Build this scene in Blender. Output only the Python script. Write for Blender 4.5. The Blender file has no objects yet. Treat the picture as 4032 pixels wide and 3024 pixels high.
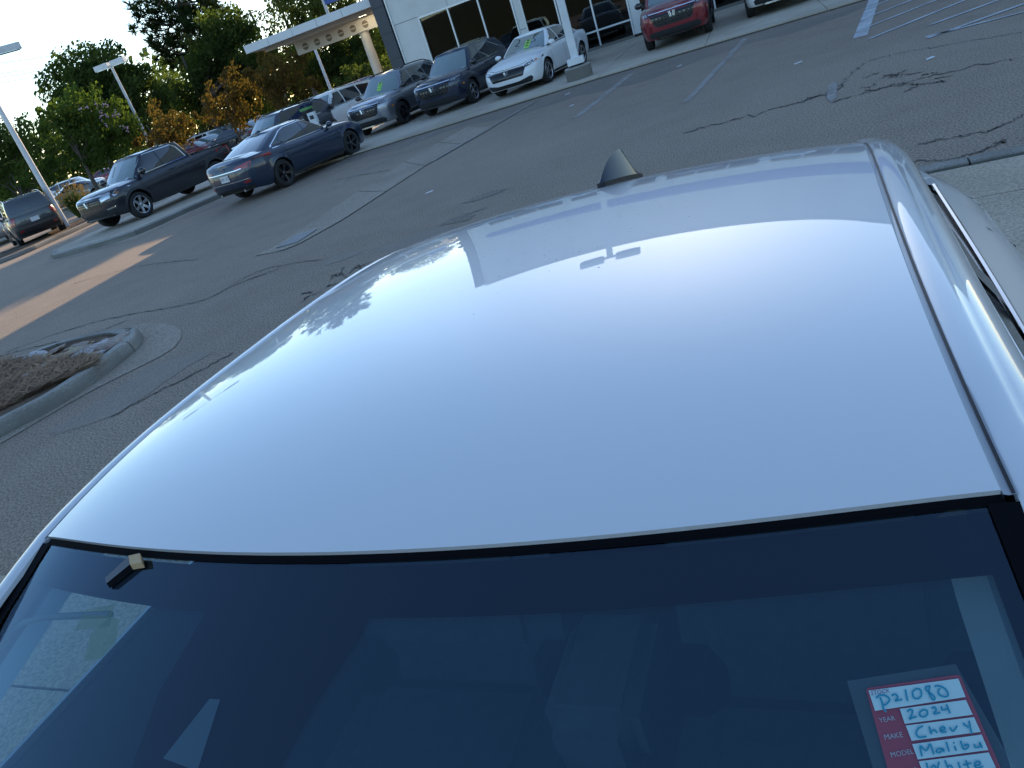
import bpy, bmesh, math, random
from mathutils import Vector, Matrix, geometry
from mathutils.bvhtree import BVHTree
random.seed(7)
R = math.radians
scene = bpy.context.scene
COL = scene.collection

# ------------------------------------------------------------------ camera
PW, PH, FPX = 4032.0, 3024.0, 2980.0
NADIR = (4182.0, 7730.0)
CAM_H = 1.93
_dn = Vector((NADIR[0]-PW/2, NADIR[1]-PH/2, FPX)).normalized()
_fw = (Vector((0, 0, 1)) - _dn*_dn.z).normalized()
_rt = _dn.cross(_fw)
def ray(x, y):
    c = Vector(((x-PW/2)/FPX, (y-PH/2)/FPX, 1.0))
    return Vector((_rt.dot(c), _fw.dot(c), -_dn.dot(c))).normalized()
CAMP = Vector((0, 0, CAM_H))
def G(x, y, z=0.0):
    d = ray(x, y); t = (z-CAM_H)/d.z
    return Vector((d.x*t, d.y*t, z))
def AT(x, y, dist):
    d = ray(x, y); t = dist/math.hypot(d.x, d.y)
    return CAMP + d*t
cam = bpy.data.cameras.new('camera'); camo = bpy.data.objects.new('camera', cam); COL.objects.link(camo)
ex = Vector((_rt.x, _fw.x, -_dn.x)); ey = -Vector((_rt.y, _fw.y, -_dn.y)); ez = -Vector((_rt.z, _fw.z, -_dn.z))
m = Matrix((ex, ey, ez)).transposed().to_4x4(); m.translation = CAMP
camo.matrix_world = m
cam.sensor_width = 36.0; cam.lens = 36.0*FPX/PW; cam.clip_start = 0.02; cam.clip_end = 3000
scene.camera = camo

# ------------------------------------------------------------------ sky, sun, exposure
SUN_EL = 15.0
_sd = G(690, 950) - Vector((-.35, 33.65, 0)); SUN_AZ = math.atan2(-_sd.x, -_sd.y)   # edge of the showroom's shadow
SUN_DIR = Vector((math.sin(SUN_AZ)*math.cos(R(SUN_EL)), math.cos(SUN_AZ)*math.cos(R(SUN_EL)), math.sin(R(SUN_EL))))
world = bpy.data.worlds.new('World'); scene.world = world; world.use_nodes = True
nt = world.node_tree; bg = nt.nodes['Background']
sky = nt.nodes.new('ShaderNodeTexSky'); sky.sky_type = 'NISHITA'; sky.sun_disc = False
sky.sun_elevation = R(SUN_EL); sky.sun_rotation = SUN_AZ
sky.air_density = 1.0; sky.dust_density = 0.3; sky.ozone_density = 2.6
nt.links.new(sky.outputs[0], bg.inputs[0]); bg.inputs[1].default_value = 0.11
sun = bpy.data.lights.new('sun', 'SUN'); sun.energy = 2.5; sun.angle = R(0.53); sun.color = (1.0, 0.72, 0.42)
suno = bpy.data.objects.new('sun', sun); COL.objects.link(suno)
suno.rotation_euler = SUN_DIR.to_track_quat('Z', 'Y').to_euler()
vs = scene.view_settings; vs.view_transform = 'Standard'; vs.look = 'None'; vs.gamma = 1.0; vs.exposure = 1.6
scene.cycles.max_bounces = 8; scene.cycles.transparent_max_bounces = 12
scene.cycles.caustics_reflective = False; scene.cycles.caustics_refractive = False
scene.cycles.sample_clamp_indirect = 6.0

# ------------------------------------------------------------------ materials
def mat(name, col=(.5, .5, .5), rough=.5, metal=0.0, coat=0.0, spec=.5, emit=None, estr=0.0):
    m = bpy.data.materials.new(name); m.use_nodes = True
    b = m.node_tree.nodes['Principled BSDF']
    b.inputs['Base Color'].default_value = (*col, 1); b.inputs['Roughness'].default_value = rough
    b.inputs['Metallic'].default_value = metal; b.inputs['Specular IOR Level'].default_value = spec
    b.inputs['Coat Weight'].default_value = coat; b.inputs['Coat Roughness'].default_value = .03
    if emit: b.inputs['Emission Color'].default_value = (*emit, 1); b.inputs['Emission Strength'].default_value = estr
    return m
def N(m, t, **kw):
    n = m.node_tree.nodes.new(t)
    for k, v in kw.items():
        if k in n.inputs: n.inputs[k].default_value = v
        else: setattr(n, k, v)
    return n
def L(m, a, b): m.node_tree.links.new(a, b)
def ramp(m, src, stops):
    r = N(m, 'ShaderNodeValToRGB'); e = r.color_ramp.elements
    while len(e) < len(stops): e.new(.5)
    for k, (p, c) in enumerate(stops): e[k].position = p; e[k].color = (*c, 1)
    L(m, src, r.inputs[0]); return r.outputs[0]
def noisy(name, c1, c2, scale=20, rough=.85, c3=None, scale2=.5, fine=None, bump=0.0, bscale=None, detail=4, obj=True, coat=0):
    """two-tone noise + optional broad stains + optional fine speckle + bump"""
    m = mat(name, c1, rough, coat=coat); b = m.node_tree.nodes['Principled BSDF']
    tc = N(m, 'ShaderNodeTexCoord'); src = tc.outputs['Object' if obj else 'Generated']
    n1 = N(m, 'ShaderNodeTexNoise', Scale=scale, Detail=detail, Roughness=.65); L(m, src, n1.inputs['Vector'])
    out = ramp(m, n1.outputs['Fac'], [(.3, c1), (.7, c2)])
    if c3:
        n2 = N(m, 'ShaderNodeTexNoise', Scale=scale2, Detail=5, Roughness=.6); L(m, src, n2.inputs['Vector'])
        f = ramp(m, n2.outputs['Fac'], [(.42, (0, 0, 0)), (.66, (1, 1, 1))])
        mx = N(m, 'ShaderNodeMix', data_type='RGBA'); L(m, f, mx.inputs[0]); L(m, out, mx.inputs[6]); mx.inputs[7].default_value = (*c3, 1); out = mx.outputs[2]
    if fine:
        n3 = N(m, 'ShaderNodeTexNoise', Scale=fine[0], Detail=2, Roughness=.7); L(m, src, n3.inputs['Vector'])
        f = ramp(m, n3.outputs['Fac'], [(.38, (1-fine[1],)*3), (.62, (1+fine[1],)*3)])
        mx = N(m, 'ShaderNodeMix', data_type='RGBA', blend_type='MULTIPLY'); mx.inputs[0].default_value = 1
        L(m, out, mx.inputs[6]); L(m, f, mx.inputs[7]); out = mx.outputs[2]
    L(m, out, b.inputs['Base Color'])
    if bump:
        n4 = N(m, 'ShaderNodeTexNoise', Scale=bscale or scale*2, Detail=3); L(m, src, n4.inputs['Vector'])
        bp = N(m, 'ShaderNodeBump', Strength=bump, Distance=.02); L(m, n4.outputs['Fac'], bp.inputs['Height']); L(m, bp.outputs[0], b.inputs['Normal'])
    return m
def paint(name, col, flake=.0, rough=.35):
    m = mat(name, col, rough, metal=flake, coat=1.0)
    m.node_tree.nodes['Principled BSDF'].inputs['Coat Roughness'].default_value = .015
    return m
def thin_glass(name, tint, ior=1.5, gl=(1, 1, 1)):
    m = bpy.data.materials.new(name); m.use_nodes = True; t = m.node_tree
    t.nodes.remove(t.nodes['Principled BSDF']); out = t.nodes['Material Output']
    tr = N(m, 'ShaderNodeBsdfTransparent'); tr.inputs[0].default_value = (*tint, 1)
    g = N(m, 'ShaderNodeBsdfGlossy'); g.inputs['Color'].default_value = (*gl, 1); g.inputs['Roughness'].default_value = .01
    geo = N(m, 'ShaderNodeNewGeometry'); vt = N(m, 'ShaderNodeVectorMath', operation='DOT_PRODUCT')
    L(m, geo.outputs['Normal'], vt.inputs[0]); L(m, geo.outputs['Incoming'], vt.inputs[1])
    ab = N(m, 'ShaderNodeMath', operation='ABSOLUTE'); L(m, vt.outputs['Value'], ab.inputs[0])
    om = N(m, 'ShaderNodeMath', operation='SUBTRACT'); om.inputs[0].default_value = 1; L(m, ab.outputs[0], om.inputs[1])
    pw = N(m, 'ShaderNodeMath', operation='POWER'); L(m, om.outputs[0], pw.inputs[0]); pw.inputs[1].default_value = 5
    f0 = ((ior-1)/(ior+1))**2*2.1
    ma = N(m, 'ShaderNodeMath', operation='MULTIPLY_ADD'); L(m, pw.outputs[0], ma.inputs[0]); ma.inputs[1].default_value = 1-f0; ma.inputs[2].default_value = f0
    mx = N(m, 'ShaderNodeMixShader'); L(m, ma.outputs[0], mx.inputs[0]); L(m, tr.outputs[0], mx.inputs[1]); L(m, g.outputs[0], mx.inputs[2])
    L(m, mx.outputs[0], out.inputs[0]); return m

M = {}
M['asphalt'] = noisy('asphalt', (.230, .175, .130), (.285, .218, .164), 1.6, .9, (.32, .25, .185), .11, (52, .5), .18, 150)
M['asphalt_seal'] = noisy('asphalt_seal', (.165, .135, .11), (.205, .165, .135), .9, .85, (.245, .19, .145), .35, (55, .4), .15, 150)
M['asphalt_patch'] = noisy('asphalt_patch', (.23, .19, .152), (.26, .213, .172), 5, .85, None, 1, (60, .25), .25, 150)
M['crack'] = noisy('crack', (.06, .052, .045), (.11, .095, .08), 9, .95)
M['concrete'] = noisy('concrete', (.46, .395, .31), (.54, .465, .37), .9, .85, (.38, .32, .245), .35, (45, .16), .2, 90)
M['concrete_lot'] = noisy('concrete_lot', (.40, .325, .24), (.48, .395, .30), 1.2, .85, (.34, .275, .20), .5, (60, .25), .12, 140)
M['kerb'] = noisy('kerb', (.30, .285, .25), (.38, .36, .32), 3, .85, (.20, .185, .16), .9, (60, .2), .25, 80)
def upright_shade(m, dark=(.16, .15, .13)):  # shade painted into the colour of upright kerb faces, broken up by noise
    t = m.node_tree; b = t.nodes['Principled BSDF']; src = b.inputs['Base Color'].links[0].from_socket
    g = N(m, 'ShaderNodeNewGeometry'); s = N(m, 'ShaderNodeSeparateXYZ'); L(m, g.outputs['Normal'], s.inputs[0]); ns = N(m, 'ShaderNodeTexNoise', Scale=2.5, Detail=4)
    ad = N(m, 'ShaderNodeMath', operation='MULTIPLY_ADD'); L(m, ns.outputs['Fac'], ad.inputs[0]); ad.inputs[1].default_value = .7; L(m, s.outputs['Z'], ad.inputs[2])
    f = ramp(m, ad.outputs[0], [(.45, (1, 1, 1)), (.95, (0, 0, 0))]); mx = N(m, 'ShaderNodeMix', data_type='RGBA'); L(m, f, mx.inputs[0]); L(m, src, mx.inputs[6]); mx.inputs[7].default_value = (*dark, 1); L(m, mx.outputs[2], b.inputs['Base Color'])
upright_shade(M['kerb'])
M['line'] = noisy('line', (.25, .22, .19), (.37, .35, .33), 7, .8, (.21, .175, .145), 3, (40, .3))
M['gutter'] = noisy('gutter', (.32, .26, .20), (.38, .31, .24), 1.2, .85, (.27, .215, .165), .6, (50, .3), .3, 100)
M['line_new'] = noisy('line_new', (.42, .43, .45), (.58, .60, .62), 6, .8, (.3, .3, .31), 3, (40, .2))
M['grate'] = mat('grate', (.30, .30, .30), .6, .3)
M['black'] = mat('black', (.012, .012, .014), .5)
M['gloss_black'] = mat('gloss_black', (.01, .01, .013), .12, coat=.6)
M['plastic'] = noisy('plastic', (.018, .019, .021), (.026, .027, .03), 40, .55)
M['rubber'] = noisy('rubber', (.014, .014, .015), (.022, .022, .022), 30, .8)
M['chrome'] = mat('chrome', (.78, .79, .80), .08, 1.0)
M['chrome_trim'] = mat('chrome_trim', (.42, .43, .45), .16, 1.0)
M['alloy'] = mat('alloy', (.52, .53, .55), .25, 1.0)
M['alloy_dark'] = mat('alloy_dark', (.02, .02, .023), .3, .3, coat=.4)
M['barrel'] = mat('barrel', (.04, .04, .045), .5, .6)
M['white_paint'] = paint('white_paint', (.63, .63, .64))
M['carglass'] = mat('carglass', (.15, .20, .20), .03, 0, coat=1.0, spec=.9)  # pale base colour stands in for sky glare on the windshields
M['dark_opening'] = mat('dark_opening', (.006, .008, .009), .12, 0, spec=.06)
M['carglass2'] = mat('carglass_tint', (.008, .009, .011), .03, 0, coat=1.0, spec=.8)
M['lens'] = mat('lens', (.55, .57, .6), .08, .6, coat=1.0)
M['lens_dark'] = mat('lens_dark', (.05, .055, .065), .06, .3, coat=1.0)
M['tail'] = mat('tail', (.33, .012, .012), .1, coat=1.0)
M['amber'] = mat('amber', (.62, .2, .03), .2, coat=.6)
M['plate'] = mat('plate', (.62, .64, .66), .4)
M['steel_white'] = noisy('steel_white', (.68, .69, .70), (.76, .77, .78), 4, .4, (.6, .6, .6), 1.5)

# ------------------------------------------------------------------ mesh helpers
class MB:
    def __init__(s): s.v = []; s.f = []
    def add(s, vs, fs):
        o = len(s.v); s.v += [tuple(p) for p in vs]; s.f += [tuple(i+o for i in f) for f in fs]; return s
    def box(s, c, d, rz=0.0, mtx=None):
        hx, hy, hz = d[0]/2, d[1]/2, d[2]/2
        vs = [Vector((x, y, z)) for x in (-hx, hx) for y in (-hy, hy) for z in (-hz, hz)]
        m = mtx if mtx else Matrix.Rotation(rz, 3, 'Z')
        vs = [m @ v + Vector(c) for v in vs]
        return s.add(vs, [(0, 1, 3, 2), (4, 6, 7, 5), (0, 4, 5, 1), (2, 3, 7, 6), (0, 2, 6, 4), (1, 5, 7, 3)])
    def tube(s, pts, r, n=8, caps=True):
        pts = [Vector(p) for p in pts]; rs = r if isinstance(r, (list, tuple)) else [r]*len(pts)
        rings = []; prev = None
        for i, p in enumerate(pts):
            d = (pts[min(i+1, len(pts)-1)]-pts[max(i-1, 0)]).normalized()
            a = prev if prev else (Vector((0, 0, 1)) if abs(d.z) < .9 else Vector((1, 0, 0)))
            a = (a - d*a.dot(d)).normalized(); prev = a; b = d.cross(a)
            rings.append([p + (a*math.cos(2*math.pi*k/n)+b*math.sin(2*math.pi*k/n))*rs[i] for k in range(n)])
        vs = [v for r_ in rings for v in r_]; fs = []
        for i in range(len(pts)-1):
            for k in range(n): fs.append((i*n+k, i*n+(k+1) % n, (i+1)*n+(k+1) % n, (i+1)*n+k))
        if caps: fs.append(tuple(range(n-1, -1, -1))); fs.append(tuple((len(pts)-1)*n+k for k in range(n)))
        return s.add(vs, fs)
    def prism(s, poly, z0, z1):
        n = len(poly); vs = [(p[0], p[1], z0) for p in poly]+[(p[0], p[1], z1) for p in poly]
        fs = [tuple(range(n-1, -1, -1)), tuple(range(n, 2*n))]+[(i, (i+1) % n, n+(i+1) % n, n+i) for i in range(n)]
        return s.add(vs, fs)
    def grid(s, rows, close=False):
        n = len(rows[0]); vs = [v for r_ in rows for v in r_]; fs = []
        for i in range(len(rows)-1):
            for k in range(n-1 if not close else n):
                k2 = (k+1) % n; fs.append((i*n+k, i*n+k2, (i+1)*n+k2, (i+1)*n+k))
        return s.add(vs, fs)
    def lathe(s, prof, n=24, axis='y'):
        rows = []
        for k in range(n):
            a = 2*math.pi*k/n
            rows.append([(r*math.cos(a), h, r*math.sin(a)) if axis == 'y' else (r*math.cos(a), r*math.sin(a), h) for r, h in prof])
        rows.append(rows[0]); return s.grid(rows)
    def ico(s, c, r, sub=1, jit=0.0, sc=(1, 1, 1), rng=random):
        bm = bmesh.new(); bmesh.ops.create_icosphere(bm, subdivisions=sub, radius=1)
        vs = [Vector((v.co.x*sc[0], v.co.y*sc[1], v.co.z*sc[2]))*r*(1+rng.uniform(-jit, jit))+Vector(c) for v in bm.verts]
        fs = [tuple(v.index for v in f.verts) for f in bm.faces]; bm.free(); return s.add(vs, fs)
    def mesh(s, name, smooth=False, angle=None):
        me = bpy.data.meshes.new(name); me.from_pydata(s.v, [], s.f); me.validate()
        if smooth:
            me.shade_smooth()
            if angle: me.set_sharp_from_angle(angle=R(angle))
        me.update(); return me
    def build(s, name, mt, parent=None, smooth=False, angle=35, fix=False):
        me = s.mesh(name, smooth, angle)
        if fix:
            bm = bmesh.new(); bm.from_mesh(me); bmesh.ops.recalc_face_normals(bm, faces=bm.faces); bm.to_mesh(me); bm.free()
        return link(name, me, mt, parent)
def link(name, me, mt=None, parent=None, loc=None):
    o = bpy.data.objects.new(name, me); COL.objects.link(o)
    if mt is not None and len(me.materials) == 0: me.materials.append(M[mt] if isinstance(mt, str) else mt)
    if parent is not None: o.parent = parent
    if loc is not None: o.location = loc
    return o
def empty(name, loc=(0, 0, 0), rz=0.0, label=None, cat=None, group=None, kind=None):
    o = bpy.data.objects.new(name, None); COL.objects.link(o); o.location = loc; o.rotation_euler = (0, 0, rz)
    o.empty_display_size = .2
    return tag(o, label, cat, group, kind)
def tag(o, label=None, cat=None, group=None, kind=None):
    if label: o['label'] = label
    if cat: o['category'] = cat
    if group: o['group'] = group
    if kind: o['kind'] = kind
    return o
def lerp(a, b, t): return a+(b-a)*t
def interp(tab, x):
    """smooth (cosine-free, monotone-ish hermite) interpolation of [(x,v)] sorted ascending"""
    if x <= tab[0][0]: return tab[0][1]
    if x >= tab[-1][0]: return tab[-1][1]
    for i in range(len(tab)-1):
        if x <= tab[i+1][0]:
            x0, y0 = tab[i]; x1, y1 = tab[i+1]; h = x1-x0; t = (x-x0)/h
            d = (y1-y0)/h
            m0 = ((y1-tab[i-1][1])/(x1-tab[i-1][0])) if i > 0 else d
            m1 = ((tab[i+2][1]-y0)/(tab[i+2][0]-x0)) if i+2 < len(tab) else d
            if i > 0 and (y0-tab[i-1][1])*d <= 0: m0 = 0
            if i+2 < len(tab) and (tab[i+2][1]-y1)*d <= 0: m1 = 0
            t2, t3 = t*t, t*t*t
            return (2*t3-3*t2+1)*y0+(t3-2*t2+t)*h*m0+(-2*t3+3*t2)*y1+(t3-t2)*h*m1
def catmull(pts, n):
    """n samples per segment through pts (2D/3D tuples)"""
    P_ = [Vector(p) for p in pts]; out = []
    for i in range(len(P_)-1):
        p0 = P_[i-1] if i else P_[0]*2-P_[1]; p1, p2 = P_[i], P_[i+1]; p3 = P_[i+2] if i+2 < len(P_) else P_[-1]*2-P_[-2]
        for k in range(n):
            t = k/n; out.append(.5*((2*p1)+(p2-p0)*t+(2*p0-5*p1+4*p2-p3)*t*t+(3*p1-p0-3*p2+p3)*t**3))
    out.append(P_[-1]); return out
def ribbon(pts, w, z):
    """flat strip along 2D pts (list of Vector/tuples); w width or list"""
    n = len(pts); ws = w if isinstance(w, (list, tuple)) else [w]*n; a = []; b = []
    for i in range(n):
        p = Vector(pts[i][:2]); d = (Vector(pts[min(i+1, n-1)][:2])-Vector(pts[max(i-1, 0)][:2])).normalized()
        q = Vector((-d.y, d.x))*ws[i]/2; a.append((p.x+q.x, p.y+q.y, z)); b.append((p.x-q.x, p.y-q.y, z))
    return [b, a]

def film0(name, col, a):
    m = bpy.data.materials.new(name); m.use_nodes = True; t = m.node_tree; t.nodes.remove(t.nodes['Principled BSDF'])
    tr = N(m, 'ShaderNodeBsdfTransparent'); tr.inputs[0].default_value = (.92, .94, .96, 1); di = N(m, 'ShaderNodeBsdfDiffuse'); di.inputs[0].default_value = (*col, 1)
    mx = N(m, 'ShaderNodeMixShader'); mx.inputs[0].default_value = a; L(m, tr.outputs[0], mx.inputs[1]); L(m, di.outputs[0], mx.inputs[2]); L(m, mx.outputs[0], t.nodes['Material Output'].inputs[0]); return m
# ------------------------------------------------------------------ ground and paving
CARM = Vector((-0.1785, 0.7176, 0)); CAX = Vector((.45627, .88984, 0)); CLF = Vector((.88984, -.45627, 0)); CARZ = .13
def CF(x, y, z=0.0): return CARM + CLF*x + CAX*y + Vector((0, 0, z))
ter = MB(); ter.grid([[(x, y, 0) for x in (-400, -60, -20, 0, 20, 60, 400)] for y in (-400, -40, 0, 20, 40, 80, 700)])
asphalt = tag(ter.build('asphalt', 'asphalt'), kind='structure')
# facade frame: u along the facade, w towards the camera
FO = Vector((6.96, 30.4, 0)); FU = Vector((math.cos(R(-24)), math.sin(R(-24)), 0)); FN = Vector((FU.y, -FU.x, 0))
def FW(u, w, z=0.0): return FO + FU*u + FN*w + Vector((0, 0, z))
FANG = R(-24)
APZ = .06
# dealer apron: a thin bed and one mesh per slab
ap = MB(); ap.prism([FW(-14, -6), FW(-14, 10.7), FW(-8, 10.9), FW(-4, 10.75), FW(2, 10.2), FW(9, 10.75), FW(40, 11.5), FW(40, -6)][::-1], -.2, .03)
apron = tag(ap.build('concrete_apron', 'crack'), kind='structure')
def wedge(u): return interp([(-14, 10.7), (-8, 10.9), (-4, 10.75), (2, 10.2), (9, 10.75), (40, 11.5)], u)
us = [-14, -11.5, -8.8, -6.1, -3.4, -.7, 2.0, 4.7, 7.4, 10.1, 12.8, 15.5, 19, 23, 28, 34, 40]
for i in range(len(us)-1):
    a, b = us[i]+.008, us[i+1]-.008
    for w0, w1 in ((-6, 2.0), (2.0, 5.2), (5.2, 8.9), (8.9, None)):
        p = MB(); g = .008
        e0 = (w1-g) if w1 else wedge(a)-.02; e1 = (w1-g) if w1 else wedge(b)-.02
        p.prism([FW(a, w0+g), FW(b, w0+g), FW(b, e1), FW(a, e0)][::-1], .0, APZ)
        p.build('slab', 'concrete', apron)
rb_ = random.Random(77); eo = []; ei = []
for k in range(90):
    u = -9+k*.36; ei.append(FW(u, wedge(u)-.1)); eo.append(FW(u, wedge(u)+2.1+.7*math.sin(u*.55)+.35*math.sin(u*1.9+1)+rb_.uniform(-.09, .09)))
MB().grid([[(p.x, p.y, .0018) for p in ei], [(p.x, p.y, .0018) for p in eo]]).build('sealed_strip', 'asphalt_seal', asphalt, fix=True)
# concrete lot under the near car, built in the car's own frame
lot = MB(); lot.prism([CF(x, y) for x, y in ((-4.55, -14), (14, -14), (14, 5.47), (-.35, 5.47), (-.9, 4.7), (-.95, 1.46), (-4.55, 1.46))], -.2, .075)
lotb = tag(lot.build('concrete_lot', 'crack', fix=True), kind='structure')
ys = [-14, -11, -8, -5, -2.4, -.72, .76, 1.45, 2.55, 3.63, 4.70, 5.40]
for j in range(len(ys)-1):
    xs = [-.9, 2.45, 5.4, 8.4, 14] if ys[j] >= 1.4 else [-4.55, -2.52, -.9, 2.45, 5.4, 8.4, 14]
    for i in range(len(xs)-1):
        g = .007; p = MB()
        p.prism([CF(x, y) for x, y in ((xs[i]+g, ys[j]+g), (xs[i+1]-g, ys[j]+g), (xs[i+1]-g, ys[j+1]-g), (xs[i]+g, ys[j+1]-g))], .02, CARZ)
        p.build('slab', 'concrete_lot', lotb, fix=True)
kx = [-.3, 1.35, 3.0, 5.0, 7, 10, 14]
kerb_l = empty('kerb', CF(2, 5.55), kind='structure')
kerb_l.location = (0, 0, 0)
for i in range(len(kx)-1):
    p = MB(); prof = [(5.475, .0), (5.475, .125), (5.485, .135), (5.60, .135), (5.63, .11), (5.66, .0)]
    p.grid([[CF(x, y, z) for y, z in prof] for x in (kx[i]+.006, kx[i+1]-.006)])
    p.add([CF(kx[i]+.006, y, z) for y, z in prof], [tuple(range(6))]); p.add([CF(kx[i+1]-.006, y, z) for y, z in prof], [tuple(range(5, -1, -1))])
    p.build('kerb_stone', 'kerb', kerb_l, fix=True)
# weeds and dirt in the gap behind the kerb
rw = random.Random(3); w_ = MB()
for k in range(420):
    c = CF(rw.uniform(.2, 9), rw.gauss(5.44, .015), .075); h = rw.uniform(.015, .07); a = rw.uniform(0, 6.28)
    d = Vector((math.cos(a), math.sin(a), 0))*rw.uniform(.008, .02)
    w_.add([c-d, c+d, c+Vector((rw.uniform(-.04, .04), rw.uniform(-.04, .04), h))], [(0, 1, 2)])
M['weed'] = noisy('weed', (.05, .07, .025), (.12, .11, .05), 4, .9)
tag(w_.build('weeds', 'weed'), 'sparse weeds and dirt in the gap behind the kerb', 'weeds', kind='stuff')
# valley gutter of pale concrete
gl = [G(1004, 1010), G(1089, 967), G(1198, 893), G(1591, 639), G(1835, 500)]
gr = [G(1120, 985), G(1178, 962), G(1348, 868), G(1676, 654), G(1949, 500)]
gut = tag(MB().grid([[(p.x, p.y, .004) for p in gl], [(p.x, p.y, .004) for p in gr]]).build('drain_gutter', 'crack', fix=True), kind='structure')
def q2(a, b, t): return a.lerp(b, t)
def along(pts, t):
    t *= len(pts)-1; i = min(int(t), len(pts)-2); return pts[i].lerp(pts[i+1], t-i)
tt = [0, .12, .25, .47, .62, .75, .88, 1]
for i in range(len(tt)-1):
    a, b = tt[i]+.0012, tt[i+1]-.0012; rows = []
    for k in range(5):
        t = a+(b-a)*k/4; l_, r_ = along(gl, t), along(gr, t); l_ = l_.lerp(r_, .03)
        rows.append([(q.x, q.y, .012-.006*math.sin(math.pi*s)) for s in (0, .25, .5, .75, 1) for q in (l_.lerp(r_, s),)])
    MB().grid(rows).build('gutter_slab', 'gutter', gut, smooth=True, fix=True)
# drain grate
gc = [G(1089, 980), G(1169, 928), G(1251, 905), G(1178, 950)]
gro = empty('drain_grate', ((gc[0]+gc[2])/2), label='perforated grey drain grate set in the pale concrete gutter', cat='drain grate')
o0 = (gc[0]+gc[2])/2
MB().prism([(p-o0)[:] for p in gc], .008, .014).build('pit', 'black', gro, fix=True)
e1 = (gc[2]-gc[1]); e2 = (gc[0]-gc[1])
for i in range(10):
    a = gc[1]+e2*((i+.1)/10)-o0; b = gc[1]+e2*((i+.72)/10)-o0
    MB().prism([a[:], (a+e1)[:], (b+e1)[:], b[:]], .012, .022).build('bar', 'grate', gro, fix=True)
for i in range(4):
    a = gc[1]+e1*((i+.05)/3.3)-o0; b = gc[1]+e1*((i+.17)/3.3)-o0
    MB().prism([a[:], (a+e2)[:], (b+e2)[:], b[:]], .013, .0235).build('cross_bar', 'grate', gro, fix=True)
# painted lines (worn), each a child of the asphalt
def stripe(p, q, w, mt='line', n=6, z=.004):
    a, b = G(*p), G(*q); MB().grid(ribbon([a.lerp(b, k/n) for k in range(n+1)], w, z)).build('painted_line', mt, asphalt, fix=True)
stripe((1700, 640), (2107, 402), .10, z=.016); stripe((1298, 749), (1745, 500), .07)
stripe((2266, 466), (2487, 289), .17); stripe((2700, 404), (2935, 151), .13)
stripe((3387, 145), (3441, 0), .22, 'line_new'); stripe((3441, 0), (3475, -110), .22, 'line_new')
for p, q in (((3429, 30), (3502, 0)), ((3417, 69), (3592, 0)), ((3393, 117), (3689, 0)), ((3423, 154), (3803, 0)), ((3664, 99), (3936, 0)), ((3646, 147), (4032, 48)), ((3652, 152), (4032, 16))):
    d = (q[0]-p[0], q[1]-p[1]); stripe(p, (q[0]+d[0]*.25, q[1]+d[1]*.25), .1, 'line_new', z=.008)
# resurfaced patches, potholes, cracks
def patch(px, mt, name, z=.003):
    pts = [G(*p) for p in px]; c = sum(pts, Vector())/len(pts); rr = random.Random(len(px)*7+int(px[0][0])); b_ = MB(); ring = []
    for i in range(len(pts)):
        a, b = pts[i], pts[(i+1) % len(pts)]
        for k in range(5):
            p = a.lerp(b, k/5); p += (p-c)*rr.uniform(-.035, .035); ring.append((p.x, p.y, z))
    b_.add([(c.x, c.y, z)]+ring, [(0, i+1, (i+1) % len(ring)+1) for i in range(len(ring))]); return b_.build(name, mt, asphalt, fix=True)
def z6(*p): return [(x/2.011, 1200+y/2.011) for x, y in p]
def z7(*p): return [(900+x/2.011, 500+y/2.011) for x, y in p]
patch(z6((390, 1000), (700, 830), (1150, 500), (1400, 420), (1600, 370), (1680, 385), (1500, 480), (1100, 760), (900, 880), (450, 1030)), 'asphalt_patch', 'resurfaced_patch')
patch(z7((740, 1070), (900, 1000), (1080, 975), (1050, 1000), (900, 1060), (760, 1100)), 'asphalt_patch', 'resurfaced_patch')
patch(z7((1130, 980), (1400, 880), (1700, 770), (1830, 790), (1600, 900), (1300, 1000)), 'asphalt_patch', 'resurfaced_patch', .0025)
for h in (((1660, 790), (1750, 730), (1900, 690), (1950, 700), (1900, 740), (1780, 765)), ((1840, 610), (1950, 560), (2100, 500), (2212, 490), (2100, 540), (1950, 590)), ((2030, 750), (2090, 710), (2160, 700), (2130, 730)), ((1830, 690), (1950, 660), (2040, 625), (2030, 650), (1900, 690))):
    patch(z7(*h), 'asphalt_seal' if h[0][0] != 1830 else 'asphalt_patch', 'pothole', .005)
def crack(px, w=.02, seed=0, jit=.02, z=.006):
    rr = random.Random(seed); pts = catmull([G(*p)[:2] for p in px], 14)
    pts = [Vector((p[0]+rr.gauss(0, jit), p[1]+rr.gauss(0, jit))) for p in pts]
    MB().grid(ribbon(pts, [max(.004, w*rr.uniform(.3, 1.3)) for _ in pts], z)).build('crack', 'crack', asphalt, fix=True)
z4 = lambda *p: [(2700+x/1.659, y/1.659) for x, y in p]
z5 = lambda *p: [(x/2.011, 600+y/2.011) for x, y in p]
crack(z5((580, 1040), (760, 990), (1060, 910), (1330, 870), (1560, 850)), .025, 1)
crack(z5((0, 1600), (500, 1420), (900, 1310), (1400, 1220), (1620, 1170), (1840, 1060), (2212, 920)), .03, 2)
crack(z7((0, 1260), (250, 1140), (480, 1085), (740, 1050)), .02, 3)
crack(z7((830, 430), (1000, 390), (1270, 345)), .03, 4); crack(z7((1650, 130), (1760, 110)), .03, 14)
crack(z4((0, 860), (300, 790), (700, 680), (900, 620)), .035, 5, .05); crack(z4((960, 670), (1200, 600), (1600, 500), (2212, 370)), .03, 6, .03)
crack(z4((1000, 590), (1060, 510), (1200, 400), (1500, 330), (2212, 210)), .02, 7, .03); crack(z4((1530, 950), (1700, 910), (2000, 850), (2212, 750)), .02, 8)
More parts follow.
